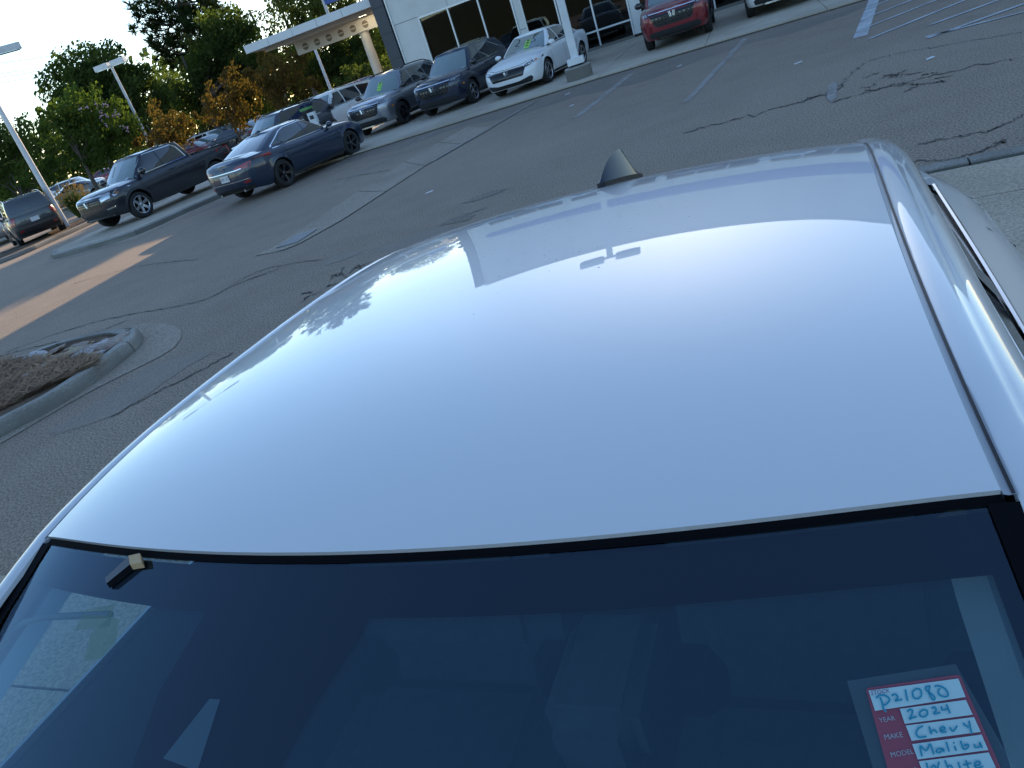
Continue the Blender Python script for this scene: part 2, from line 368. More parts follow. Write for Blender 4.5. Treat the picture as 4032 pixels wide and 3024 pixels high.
crack(z4((1500, 1060), (1800, 1030), (2000, 960), (2100, 910)), .02, 9); crack(z6((900, 880), (1250, 690), (1480, 580), (1830, 390)), .03, 10)
crack(z6((0, 410), (300, 330), (700, 240), (1000, 130)), .03, 11)
rc_ = random.Random(5)
for k in range(26):   # alligator cracking beside the near car
    x, y = rc_.uniform(560, 1300), rc_.uniform(1050, 1400)
    if y < 1500-.45*x or y > 1760-.5*x: continue
    crack(z7((x, y), (x+rc_.uniform(30, 90), y+rc_.uniform(-60, 20)), (x+rc_.uniform(90, 180), y-rc_.uniform(10, 80))), .02, 40+k, .015)
for k in range(14):
    x, y = rc_.uniform(980, 1640), rc_.uniform(450, 600)
    crack(z4((x, y), (x+40, y+rc_.uniform(-25, 10)), (x+rc_.uniform(60, 120), y-rc_.uniform(5, 30))), .014, 90+k, .02)
patch(z4((920, 640), (930, 570), (975, 530), (990, 560), (985, 640), (950, 675)), 'line', 'worn_mark', .0065)
# kerbed islands
def ring_off(pts, d):
    n = len(pts); out = []
    for i in range(n):
        a, b, c = pts[i-1], pts[i], pts[(i+1) % n]; t = ((b-a).normalized()+(c-b).normalized()).normalized()
        out.append(b+Vector((-t.y, t.x, 0))*d)
    return out
def island(name, pts, top_mt, kw=.16, h=.15, ztop=None, seg=3, gut_w=.0, gut_pts=None):
    """pts counter-clockwise ground points; kerb pieces are children"""
    pts = [Vector((p.x, p.y, 0)) for p in pts]; inner = ring_off(pts, kw)
    base = MB().prism([p[:2] for p in inner], .0, ztop if ztop else h-.03).build(name, top_mt, None, fix=True); tag(base, kind='structure')
    n = len(pts)
    for s in range(0, n, seg):
        idx = [(s+k) % n for k in range(seg+1)] if s+seg <= n else [k % n for k in range(s, n+1)]
        rows = []
        for q, i in enumerate(idx):
            o, r_ = pts[i], inner[i]; sh = Vector((0, 0, 0))
            d = (r_-o); rows.append([(o.x, o.y, 0), (o.x+d.x*.1, o.y+d.y*.1, h*.8), (o.x+d.x*.28, o.y+d.y*.28, h), (r_.x, r_.y, h), (r_.x, r_.y, h-.03)])
        a0 = Vector(rows[0][0]); a1 = Vector(rows[1][0]); sh = (a1-a0)*(.012/max((a1-a0).length, .01)); rows[0] = [(Vector(v)+sh)[:] for v in rows[0]]
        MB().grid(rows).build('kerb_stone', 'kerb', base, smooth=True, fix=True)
    return base
M['mulch'] = noisy('mulch', (.085, .048, .026), (.15, .09, .05), 14, .95, (.06, .035, .02), 2, (50, .4), .8, 60)
np_ = [G(*p) for p in ((0, 1727), (348, 1528), (507, 1409), (560, 1360), (566, 1325))] + [G(*p, .15) for p in ((505, 1291), (447, 1290), (249, 1336), (0, 1417))]
far = [Vector((-9.5, 11.7, 0)), Vector((-13, 13, 0)), Vector((-16, 10, 0)), Vector((-12, 4.4, 0)), Vector((-8, 4.9, 0))]
near_pts = np_ + far
near_pts = [Vector((p.x, p.y, 0)) for p in near_pts]
def subdiv(pts, n=3):
    pp = pts+pts[:1]; out = []
    P_ = [p[:2] for p in pts]; k = len(P_)
    for i in range(k):
        p0, p1, p2, p3 = (Vector(P_[(i+j-1) % k]) for j in range(4))
        for s in range(n):
            t = s/n; v = .5*((2*p1)+(p2-p0)*t+(2*p0-5*p1+4*p2-p3)*t*t+(3*p1-p0-3*p2+p3)*t**3); out.append(Vector((v.x, v.y, 0)))
    return out
nis = subdiv(near_pts, 3)
isl1 = island('planting_island', nis, 'mulch', .15, .15, .125, 7)
gtip = [G(*p) for p in ((0, 1750), (348, 1548), (640, 1400), (705, 1345), (712, 1300), (660, 1277), (587, 1270), (500, 1290))]
ginn = [G(*p) for p in ((0, 1727), (348, 1528), (507, 1409), (560, 1360), (566, 1325), (545, 1305), (520, 1295), (480, 1292))]
gtip = [Vector((p[0], p[1], 0)) for p in catmull([q[:2] for q in gtip], 4)]; ginn = [Vector((p[0], p[1], 0)) for p in catmull([q[:2] for q in ginn], 4)]
MB().grid([[(p.x, p.y, .007) for p in gtip], [(p.x, p.y, .010) for p in ginn]]).build('gutter_slab', 'gutter', isl1, fix=True)
# stones on the island
M['stone'] = noisy('stone', (.26, .20, .16), (.44, .37, .32), 6, .9, (.20, .12, .09), 2.5, (60, .2), .5, 20)
M['stone3'] = noisy('stone_pale', (.46, .42, .42), (.58, .54, .53), 6, .9, (.34, .26, .24), 2.5, (60, .2), .5, 20)
M['stone2'] = noisy('stone_tan', (.38, .29, .18), (.46, .37, .26), 6, .9, (.28, .2, .12), 2.5, (60, .2), .5, 20)
rs = random.Random(11)
for k in range(120):
    px = rs.uniform(60, 455); lo = 1330 + (500-px)*.22; hi = 1350 + (500-px)*.22 + (45 if px < 400 else 8)
    py = rs.uniform(lo, hi); g = G(px, py, .12)
    if k < 6: px = 150+k*62; g = G(px, 1402-(px-150)*.23, .12)
    sz = rs.uniform(.09, .26)
    b_ = MB(); b_.ico((0, 0, 0), 1, 1, .24, (sz*rs.uniform(.7, 1.3), sz*rs.uniform(.35, .7), sz*rs.uniform(.12, .2)), rs)
    s_ = b_.build('stone', rs.choice(['stone', 'stone2', 'stone3']), isl1, fix=True); s_.location = (g.x, g.y, .115+sz*.06)
    s_.rotation_euler = (rs.uniform(-.25, .25), rs.uniform(-.2, .2), FANG+.45+rs.gauss(0, .45))
# pine straw
M['straw'] = noisy('straw', (.26, .145, .075), (.44, .27, .15), 3, .9, (.16, .085, .045), 1.2)
st = MB()
for k in range(15000):
    t = rs.random(); px = rs.uniform(-500, 345); top = 1428; bot = 1630-px*.46
    if bot < top: continue
    py = rs.uniform(top, bot-18); g = G(px, py, .14)
    a = rs.uniform(0, 3.14); l_ = rs.uniform(.08, .22); d = Vector((math.cos(a), math.sin(a), rs.uniform(-.25, .3)))*l_; q = Vector((-math.sin(a), math.cos(a), 0))*.007
    z = Vector((g.x, g.y, .132+abs(rs.gauss(0, .02)))); st.add([z-q, z+q, z+d+q, z+d-q], [(0, 1, 2, 3)])
so = st.build('pine_straw', 'straw', isl1); so['kind'] = 'stuff'
# long kerbed pad under the pickup
pad_px = [(204, 1003), (330, 968), (530, 906), (720, 822), (905, 742), (985, 700), (960, 655), (800, 712), (640, 790), (430, 880), (270, 955), (205, 985)]
pad = subdiv([G(p[0], p[1], .15) for p in pad_px][::1], 2)
isl2 = island('concrete_island', pad, 'concrete', .2, .15, .147, 4)
g2o = [G(*p) for p in ((149, 1045), (330, 1000), (530, 942), (720, 855), (905, 768), (990, 725))]
g2i = [G(*p) for p in ((204, 1020), (330, 985), (530, 925), (720, 840), (905, 757), (985, 715))]
MB().grid([[(p.x, p.y, .006) for p in g2o], [(p.x, p.y, .012) for p in g2i]]).build('gutter_slab', 'gutter', isl2, fix=True)
# far planting bed on the left with its kerb
bed_px = [(-700, 1300), (0, 1040), (190, 960), (368, 880), (430, 850)]
bb = [G(*p) for p in bed_px]; bb = [Vector((p.x, p.y, 0)) for p in bb]
off = Vector((-2.2, 3.2, 0))
bed = subdiv(bb + [bb[4]+Vector((-1.0, 2.6, 0)), bb[3]+off, bb[2]+off, bb[1]+off, bb[0]+off], 3)
isl3 = island('planting_bed', bed, 'mulch', .15, .15, .12, 5)
# ------------------------------------------------------------------ vehicles: a shell builder
def outline(front, rear, n=9):
    """half plan outline from front centre to rear centre; front/rear lists of (x,y) along the car, y>=0"""
    return [Vector((p[0], p[1])) for p in catmull(front+rear, n)]
WHEELS = {}
def wheel_meshes(r, w, style):
    key = (round(r, 3), round(w, 3), style)
    if key in WHEELS: return WHEELS[key]
    t = MB(); rr = r*.70
    t.lathe([(rr, -w/2+.01), (r*.80, -w/2), (r*.93, -w/2+.005), (r*.985, -w*.36), (r, -w*.2), (r, w*.2), (r*.985, w*.36), (r*.93, w/2-.005), (r*.80, w/2), (rr, w/2-.01), (rr, -w/2+.01)], 36)
    tyre = t.mesh('tyre', True, 50); tyre.materials.append(M['rubber'])
    b = MB(); b.lathe([(rr-.004, w/2-.012), (rr-.018, w/2-.03), (rr-.03, -w/2+.03), (.05, -w/2+.035), (.0, -w/2+.035)], 32)
    barrel = b.mesh('barrel', True, 50); barrel.materials.append(M['barrel'])
    s = MB(); ns = {'silver': 5, 'dark': 5, 'multi': 10, 'truck': 6}[style]; yo = w/2-.02; ro = rr-.004
    s.lathe([(ro, yo+.012), (ro-.006, yo+.016), (ro-.022, yo+.004), (ro-.022, yo-.02), (ro, yo-.03)], 36)
    s.lathe([(.0, yo-.002), (.035, yo-.002), (.055, yo-.012), (.06, yo-.035)], 16)
    for k in range(ns):
        a = 2*math.pi*k/ns
        for da, sw in (((-.13, .021), (.13, .021)) if style in ('silver', 'dark') else ((0, .024),) if style == 'multi' else ((0, .05),)):
            def P_(rad, off, y): 
                an = a+da*(.35+.65*rad/ro) if rad > .06 else a+da*2.0
                c, s_ = math.cos(an), math.sin(an); return (c*rad-s_*off, y, s_*rad+c*off)
            rows = []
            for rad, wd, yy in ((.045, sw*.9, yo-.018), (ro*.5, sw, yo-.004), (ro-.012, sw*1.15, yo+.006)):
                rows.append([P_(rad, -wd, yy-.03), P_(rad, -wd*.8, yy), P_(rad, wd*.8, yy), P_(rad, wd, yy-.03)])
            s.grid(rows)
    rim = s.mesh('rim', True, 40); rim.materials.append(M['alloy_dark' if style in ('dark',) else 'alloy'])
    WHEELS[key] = (tyre, barrel, rim); return WHEELS[key]
def densify(poly, step):
    out = []
    for i in range(len(poly)):
        a, b = Vector(poly[i]), Vector(poly[(i+1) % len(poly)]); n = max(1, int((b-a).length/step))
        out += [a.lerp(b, k/n) for k in range(n)]
    return out
def rounded(poly, r=.03, n=3):
    out = []
    k = len(poly)
    for i in range(k):
        a, b, c = Vector(poly[i-1]), Vector(poly[i]), Vector(poly[(i+1) % k]); u, v = (a-b), (c-b)
        d = min(r, u.length*.45, v.length*.45); p, q = b+u.normalized()*d, b+v.normalized()*d
        for j in range(n+1):
            t = j/n; out.append((1-t)**2*p+2*t*(1-t)*b+t*t*q)
    return out
def in_poly(p, poly):
    c = False; j = len(poly)-1
    for i in range(len(poly)):
        a, b = poly[i], poly[j]
        if (a[1] > p[1]) != (b[1] > p[1]) and p[0] < (b[0]-a[0])*(p[1]-a[1])/(b[1]-a[1])+a[0]: c = not c
        j = i
    return c
def panel(bvh, poly, axis, sgn, off=.004, rim=.012, step=.07):
    """project a 2D polygon on the body along an axis; returns MB with a proud patch and its rim"""
    pl = densify([p[:2] for p in poly], step); xs = [p[0] for p in pl]; ys = [p[1] for p in pl]
    pts = [Vector((p[0], p[1])) for p in pl]; nb = len(pts)
    x = min(xs)+step*.5
    while x < max(xs):
        y = min(ys)+step*.5
        while y < max(ys):
            if in_poly((x, y), pl) and min((Vector((x, y))-q).length for q in pts[:nb]) > step*.45: pts.append(Vector((x, y)))
            y += step
        x += step
    res = geometry.delaunay_2d_cdt(pts, [], [list(range(nb))], 1, 1e-5)
    V2, F2 = res[0], res[2]; out = []; last = None; d = {'x': Vector((-sgn, 0, 0)), 'y': Vector((0, -sgn, 0)), 'z': Vector((0, 0, -sgn))}[axis]
    def cast(p):
        o = {'x': Vector((0, p[0], p[1])), 'y': Vector((p[0], 0, p[1])), 'z': Vector((p[0], p[1], 0))}[axis]-d*6
        h = bvh.ray_cast(o, d, 12); return h[0]
    hits = [cast(p) for p in V2]; good = [h for h in hits if h is not None]
    if not good: return MB()
    for i, p in enumerate(V2):
        h = hits[i]
        if h is None:
            j = min((k for k in range(len(V2)) if hits[k] is not None), key=lambda k: (V2[k]-p).length); h = hits[j].copy()
            if axis == 'x': h.y, h.z = p
            elif axis == 'y': h.x, h.z = p
            else: h.x, h.y = p
        out.append(h)
    b = MB(); top = [h-d*off for h in out]; b.add(top, [tuple(f) for f in F2])
    # rim
    cnt = {}
    for f in F2:
        for i in range(len(f)):
            e = (f[i], f[(i+1) % len(f)]); k = tuple(sorted(e)); cnt[k] = cnt.get(k, 0)+1
    for e, c in cnt.items():
        if c == 1: a, q = e; b.add([top[a], top[q], top[q]+d*(rim+off), top[a]+d*(rim+off)], [(0, 1, 2, 3)])
    return b
def seam(bvh, line, axis, sgn, w=.008, off=.0025):
    """thin ribbon following the body along a 2D polyline"""
    pts = [];
    for i in range(len(line)-1):
        a, b = Vector(line[i]), Vector(line[i+1]); n = max(1, int((b-a).length/.06))
        pts += [a.lerp(b, k/n) for k in range(n)]
    pts.append(Vector(line[-1])); d = {'x': Vector((-sgn, 0, 0)), 'y': Vector((0, -sgn, 0)), 'z': Vector((0, 0, -sgn))}[axis]
    A, B = [], []
    for i, p in enumerate(pts):
        t = (pts[min(i+1, len(pts)-1)]-pts[max(i-1, 0)]).normalized(); q = Vector((-t.y, t.x))*w/2
        for s_, lst in ((1, A), (-1, B)):
            r_ = p+q*s_; o = {'x': Vector((0, r_.x, r_.y)), 'y': Vector((r_.x, 0, r_.y)), 'z': Vector((r_.x, r_.y, 0))}[axis]-d*6
            h = bvh.ray_cast(o, d, 12)[0]
            lst.append((h if h is not None else (Vector(lst[-1])+d*off if lst else o+d*5.2))-d*off)
    return MB().grid([A, B])
class Car:
    def __init__(s, name, sp, label, cat, colour, group=None, detail=2):
        s.sp = sp; s.d = detail; s.root = empty(name, label=label, cat=cat, group=group); s.colour = colour
        s.shell(); s.wheels()
    def part(s, b, name, mt, smooth=True, parent=None, angle=35):
        if not b.v: return None
        return b.build(name, mt, parent or s.root, smooth=smooth, angle=angle, fix=True)
    def shell(s):
        sp = s.sp; bm = MB(); xf, xr, hw = sp['xf'], sp['xr'], sp['W']/2
        fr = sp.get('front') or [(xf, 0), (xf-.02, hw*.38), (xf-.09, hw*.66), (xf-.25, hw*.87), (xf-.55, hw*.965)]
        re = sp.get('rear') or [(xr+.5, hw*.965), (xr+.2, hw*.88), (xr+.07, hw*.68), (xr+.015, hw*.38), (xr, 0)]
        xs_mid = [xf-.55-(xf-xr-1.05)*k/14 for k in range(1, 14)]
        mid = [(x, hw*interp([(xr+.5, .97), (xr+1.2, .995), (0, 1.0), (xf-1.2, .995), (xf-.55, .965)], x)) for x in xs_mid]
        ol = [Vector(p) for p in catmull(fr+mid+re, 5)]
        for p in ol: p.y = max(p.y, 0)
        n = len(ol); nrm = []
        for i in range(n):
            t = (ol[min(i+1, n-1)]-ol[max(i-1, 0)]).normalized(); nrm.append(Vector((-t.y, t.x)) if True else 0)
        nrm = [v if (v.x*(ol[i].x-(xf+xr)/2)+v.y*ol[i].y) > 0 else -v for i, v in enumerate(nrm)]
        ax = (sp['wb']/2, -sp['wb']/2); ra = sp['arch']; sill = sp['sill']; zwc = sp['r']
        rows_v = [0, .1, .22, .34, .46, .58, .70, .80, .88, .94, .98, 1.0]
        cols = []
        for i in range(n):
            p = ol[i]; nn = nrm[i]; wf = max(nn.x, 0)**2; wr = max(-nn.x, 0)**2; wsd = nn.y**2
            zt = interp(sp['shoulder'], p.x); zs = interp(sp['bottom'], p.x) if 'bottom' in sp else sill; zb = zs
            for a in ax:
                dx = abs(p.x-a)
                if dx < ra and wsd > .3: zb = max(zb, zwc+math.sqrt(ra*ra-dx*dx))
            col = []
            for v in rows_v:
                z = lerp(zb, zt, v); rel = (z-zs)/(zt-zs)
                ins = wf*interp(sp['pf'], rel)+wr*interp(sp['pr'], rel)+wsd*interp(sp['ps'], rel)
                # wheel-arch flare
                if wsd > .5:
                    for a in ax:
                        dd = math.hypot(p.x-a, z-zwc)
                        if dd < ra+.09: ins -= .018*(1-(dd-ra)/.09)
                q = p-nn*ins; col.append(Vector((q.x, max(q.y, 0) if 0 < i < n-1 else 0, z)))
            cols.append(col)
        full = cols+[[Vector((v.x, -v.y, v.z)) for v in c] for c in cols[-2:0:-1]]
        bm.grid(full+[full[0]])
        # top cap (hood, deck)
        m = 12; op = sp.get('open'); rowsc = []; keep = []
        for i in range(n):
            v = cols[i][-1]; row = []; cr = interp(sp['crown'], v.x)
            for k in range(m+1):
                f = 1-2*k/m; y = v.y*f; e = abs(f); hc = 1-e**2.4
                dep = 0.0
                if 'crease' in sp: dep = sp['crease']*math.exp(-((e-.62)/.13)**2)
                row.append(Vector((v.x, y, v.z+(cr+dep)*hc)))
            rowsc.append(row)
        for i in range(n-1):
            mx = (rowsc[i][0].x+rowsc[i+1][0].x)/2
            if op and op[1] < mx < op[0]: continue
            bm.grid([rowsc[i], rowsc[i+1]])
        s.cols = cols; s.ol = ol
        # greenhouse
        gh = sp.get('gh'); s.gS = None
        if gh:
            wb_, wt_ = gh['wb'], gh['wt']
            def half(xf_, xr_, w_, bow, rbow):
                return [Vector(p) for p in catmull([(xf_, 0), (xf_-bow*.25, w_*.45), (xf_-bow*.7, w_*.78), (xf_-bow*1.25, w_*.945), (xf_-bow*1.25-.18, w_*.985), (lerp(xf_, xr_, .5), w_*1.0), (xr_+rbow*1.25+.18, w_*.965), (xr_+rbow*1.25, w_*.92), (xr_+rbow*.6, w_*.76), (xr_+rbow*.2, w_*.45), (xr_, 0)], 6)]
            hb = half(gh['xf0'], gh['xr0'], wb_, gh.get('bow', .13), gh.get('rbow', .08)); ht = half(gh['xf1'], gh['xr1'], wt_, gh.get('tbow', .07), gh.get('rbow', .06)*.8)
            ng = len(hb); nv = 9
            def S(i, v):
                i0 = min(int(i), ng-2); f = i-i0
                b_ = hb[i0].lerp(hb[i0+1], f); t_ = ht[i0].lerp(ht[i0+1], f)
                z0 = interp(sp['shoulder'], b_.x)-.04; z1 = interp(gh['roof'], t_.x)
                p = b_.lerp(t_, v); bul = gh.get('bulge', .035)*4*v*(1-v)
                c = Vector(((gh['xf0']+gh['xr0'])/2, 0)); d_ = (p-c); side = abs(p.y)/max(wb_, .01)
                out = Vector((d_.x*.0, p.y)).normalized()*bul*side if abs(p.y) > 1e-4 else Vector((0, 0))
                fx = (1 if d_.x > 0 else -1)*bul*.6*(1-side)
                return Vector((p.x+out.x+fx, p.y+out.y, lerp(z0, z1, v)+bul*.4))
            gc = [[S(i, k/nv) for k in range(nv+1)] for i in range(ng)]
            gfull = gc+[[Vector((v.x, -v.y, v.z)) for v in c] for c in gc[-2:0:-1]]
            bm.grid(gfull+[gfull[0]])
            rr = []
            for i in range(ng):
                v = gc[i][-1]; rr.append([Vector((v.x, v.y*(1-2*k/10), v.z+interp(gh['rcrown'], v.x)*(1-abs(1-2*k/10)**2.2))) for k in range(11)])
            bm.grid(rr); s.gS = S; s.ng = ng
        me = bm.mesh('body'); b2 = bmesh.new(); b2.from_mesh(me); bmesh.ops.remove_doubles(b2, verts=b2.verts, dist=.0015)
        bmesh.ops.dissolve_degenerate(b2, edges=b2.edges, dist=.0008)
        bmesh.ops.recalc_face_normals(b2, faces=b2.faces); s.bvh = BVHTree.FromBMesh(b2); b2.to_mesh(me); b2.free()
        me.shade_smooth(); me.set_sharp_from_angle(angle=R(38)); me.materials.append(s.colour)
        s.body = link('body', me, None, s.root)
        # underbody and wheel wells
        ub = MB(); wbx = sp['wb']/2
        ub.box((0, 0, sill+.12), (sp['wb']-2*ra+.1, sp['W']-.1, .2)); ub.box(((wbx+ra+xf)/2-.12, 0, sill+.16), (xf-wbx-ra-.16, sp['W']-.5, .16)); ub.box(((-wbx-ra+xr)/2+.12, 0, sill+.18), (-wbx-ra-xr-.16, sp['W']-.5, .2))
        ub.box((0, 0, sill+.2), (xf-xr-.6, sp['W']-.75, .12))
        for a in ax:
            for sg in (1, -1):
                rows = []
                for k in range(13):
                    an = math.pi*k/12; rows.append([(a+math.cos(an)*(ra+.004), sg*y, zwc+math.sin(an)*(ra+.004)-.0) for y in (hw*.55, hw*.8, hw*.965)])
                ub.grid(rows); ub.add([(a+math.cos(math.pi*k/12)*(ra+.004), sg*hw*.55, zwc+math.sin(math.pi*k/12)*(ra+.004)) for k in range(13)], [tuple(range(13))])
        ub.build('underbody', 'black', s.root)
    def wheels(s):
        sp = s.sp; ty, ba, ri = wheel_meshes(sp['r'], sp.get('tw', .225), sp.get('rim', 'silver'))
        for a in (sp['wb']/2, -sp['wb']/2):
            for sg in (1, -1):
                w = link('wheel', ba, None, s.root, (a, sg*(sp['W']/2-.02-sp.get('tw', .225)/2), sp['r'])); w.rotation_euler = (0, R(random.uniform(0, 70)), 0 if sg > 0 else math.pi)
                link('tyre', ty, None, w); link('rim', ri, None, w)
    def glass(s, front=(1.5, .1, .93), rear=(1.5, .14, .92), mt='carglass', rmt='carglass2'):
        """windshield and rear window follow the greenhouse surface"""
        S, ng = s.gS, s.ng
        for nm, i0, i1, v0, v1, m_ in (('windshield', 0, 14.0, front[1], front[2], mt), ('rear_window', ng-1, ng-1-13.5, rear[1], rear[2], rmt)):
            rows = []
            for j in range(9):
                v = lerp(v0, v1, j/8); row = []
                for k in range(-12, 13):
                    f = abs(k)/12; e = (i1-i0)*f
                    i = min(max(i0+e, 0), ng-1.001); p = S(i, v); q = Vector((p.x, math.copysign(p.y, k) if k else 0, p.z))
                    sg = 1 if nm == 'windshield' else -1
                    row.append(q+Vector((sg*.004, 0, .0045)))
                rows.append(row)
            b = MB(); b.grid(rows)
            # rim around the patch
            edge = rows[0]+[r_[-1] for r_ in rows[1:]]+rows[-1][-2::-1]+[r_[0] for r_ in rows[-2:0:-1]]
            low = [e-Vector((sg*.014, 0, .014)) for e in edge]; b.grid([edge+edge[:1], low+low[:1]])
            s.part(b, nm, m_, angle=60)
    def side(s, poly, name, mt, off=.004, both=True, rim=.012, step=.08, rnd=.03, parent=None):
        for sg in ((1, -1) if both else (1,)):
            s.part(panel(s.bvh, rounded(poly, rnd) if rnd else poly, 'y', sg, off, rim, step), name, mt, parent=parent)
    def frontp(s, poly, name, mt, off=.006, rim=.02, step=.06, rnd=.02, mirror=False, sgn=1, parent=None):
        out = []
        for f in ((1, -1) if mirror else (1,)):
            pl = [(p[0]*f, p[1]) for p in poly]; pl = pl if f > 0 else pl[::-1]
            out.append(s.part(panel(s.bvh, rounded(pl, rnd) if rnd else pl, 'x', sgn, off, rim, step), name, mt, parent=parent))
        return out
    def seams(s, lines, axis='y', both=True, w=.009, name='panel_gap', mt='black', sg0=1):
        for ln in lines:
            for sg in ((1, -1) if both else (sg0,)): seam(s.bvh, ln, axis, sg, w).build(name, mt, s.root)
    def mirrors(s, x, z, y, mt, sz=(.12, .20, .13)):
        for sg in (1, -1):
            b = MB(); b.ico((0, 0, 0), 1, 2, 0, (sz[0]*.6, sz[1]*.55, sz[2]*.55)); o = b.build('mirror', mt, s.root, smooth=True, angle=80); o.location = (x, sg*(y+.09), z)
            MB().box((x+.02, sg*(y-.01), z-.05), (.05, .12, .04)).build('mirror_stalk', 'plastic', o).matrix_parent_inverse = Matrix.Translation((-x, -sg*(y+.09), -z))
    def handles(s, xs, z, mt):
        for x in xs:
            for sg in (1, -1):
                h = s.bvh.ray_cast(Vector((x, sg*3, z)), Vector((0, -sg, 0)), 5)[0]
                if h is None: continue
                b = MB(); b.tube([(x-.10, h.y-sg*.004, z), (x-.085, h.y+sg*.028, z), (x+.085, h.y+sg*.028, z), (x+.10, h.y-sg*.004, z)], .013, 6); b.build('door_handle', mt, s.root, smooth=True)
    def rails(s, x0, x1, y, z, mt='plastic'):
        gh = s.sp['gh']
        for sg in (1, -1):
            pts = []
            for k in range(9):
                x = lerp(x0, x1, k/8); h = s.bvh.ray_cast(Vector((x, sg*y, 4)), Vector((0, 0, -1)), 6)[0]
                pts.append((x, sg*y, h.z+(.045 if 0 < k < 8 else -.01)))
            MB().tube(pts, .018, 6).build('roof_rail', mt, s.root, smooth=True)
    def emblem(s, x, y, z, mt='chrome', axis=1, w=.12, h=.10, kind='h'):
        """small chrome badge standing on the front (axis=1) or rear (-1)"""
        hit = s.bvh.ray_cast(Vector((axis*6, y, z)), Vector((-axis, 0, 0)), 12)[0]; X = (hit.x if hit else x)+axis*.016
        b = MB(); t = .011
        def bar(p, q, wd=t): b.tube([(X, y+p[0], z+p[1]), (X, y+q[0], z+q[1])], wd, 5)
        if kind == 'h':
            bar((-w*.30, h*.42), (-w*.18, -h*.42)); bar((w*.30, h*.42), (w*.18, -h*.42)); bar((-w*.22, 0), (w*.22, 0))
            ring = [(-w/2, h/2), (w/2, h/2), (w*.36, -h/2), (-w*.36, -h/2), (-w/2, h/2)]
            for a, c in zip(ring[:-1], ring[1:]): bar(a, c, .006)
        else:
            ring = [(-w/2, .01), (-w*.3, h*.3), (0, 0), (w*.3, h*.3), (w/2, .01), (w*.3, -h*.4), (0, -h*.5), (-w*.3, -h*.4), (-w/2, .01)]
            for a, c in zip(ring[:-1], ring[1:]): bar(a, c, .008)
        b.build('emblem', mt, s.root)
    def plate(s, z, axis=1, mt='plate', text=None, y=0):
        hit = s.bvh.ray_cast(Vector((axis*6, y, z)), Vector((-axis, 0, 0)), 12)[0]
        if hit is None: return
        o = MB().box((hit.x+axis*.012, y, z), (.014, .31, .155)).build('licence_plate', mt, s.root)
        if text:
            b = MB(); ink = []
            for k, ch in enumerate(text):
                cx = (k-(len(text)-1)/2)*.05*(-axis*-1)
                if ch == ' ': continue
                b.box((hit.x+axis*.0205, y+cx, z), (.004, .006, .07)); b.box((hit.x+axis*.0205, y+cx+.012, z+.03), (.004, .024, .008)); b.box((hit.x+axis*.0205, y+cx+.012, z-.03 if k % 2 else z), (.004, .024, .008))
            b.build('plate_lettering', 'lens_dark', o)
    def place(s, x, y, z, yaw): s.root.location = (x, y, z); s.root.rotation_euler = (0, 0, yaw); return s.root
# ---- body specifications (x forward, 0 at mid wheelbase)
def spec(**k): return k
PF = [(0, .10), (.12, .03), (.3, .0), (.6, .0), (.82, .03), (.94, .08), (1, .16)]
PR = [(0, .16), (.15, .05), (.35, .0), (.6, .0), (.85, .02), (1, .05)]
PS = [(0, .09), (.15, .035), (.4, .012), (.62, .0), (.80, .015), (.93, .045), (1, .085)]
SEDAN = spec(W=1.86, wb=2.83, xf=2.39, xr=-2.52, r=.335, arch=.375, sill=.19, rim='silver', pf=PF, pr=PR, ps=PS, crease=.012,
    bottom=[(-2.5, .30), (-1.9, .22), (0, .18), (1.9, .2), (2.4, .22)],
    shoulder=[(-2.5, .93), (-2.2, .985), (-1.5, .985), (-.5, .95), (.6, .93), (1.1, .91), (1.7, .85), (2.1, .77), (2.4, .70)],
    crown=[(-2.5, .05), (-1.8, .08), (0, .1), (1.0, .11), (1.8, .10), (2.3, .05), (2.4, .02)],
    gh=dict(xf0=1.12, xf1=.18, xr1=-1.05, xr0=-2.02, wb=.82, wt=.575, roof=[(-1.1, 1.355), (-.5, 1.40), (0, 1.40), (.25, 1.375)], rcrown=[(-1.1, .035), (0, .045), (.25, .04)], bow=.2, rbow=.12, tbow=.07, bulge=.04))
SUV = spec(W=1.865, wb=2.70, xf=2.33, xr=-2.36, r=.36, arch=.41, sill=.24, rim='silver', pf=[(0, .14), (.12, .05), (.25, .01), (.5, .0), (.8, .005), (.92, .03), (1, .11)], pr=[(0, .18), (.2, .04), (.45, .0), (.8, .01), (1, .05)], ps=PS, crease=.014,
    bottom=[(-2.4, .36), (-1.9, .27), (0, .24), (1.8, .26), (2.4, .27)],
    shoulder=[(-2.4, 1.10), (-1.6, 1.10), (-.5, 1.06), (.7, 1.03), (1.2, 1.02), (1.8, .99), (2.2, .95), (2.35, .92)],
    crown=[(-2.4, .05), (0, .08), (1.1, .10), (1.9, .085), (2.25, .035), (2.35, .02)],
    gh=dict(xf0=1.22, xf1=.42, xr1=-2.02, xr0=-2.34, wb=.83, wt=.62, roof=[(-2.05, 1.585), (-1.2, 1.635), (-.3, 1.645), (.25, 1.625), (.45, 1.60)], rcrown=[(-2.1, .03), (0, .045), (.45, .035)], bow=.18, rbow=.07, tbow=.06, bulge=.03))
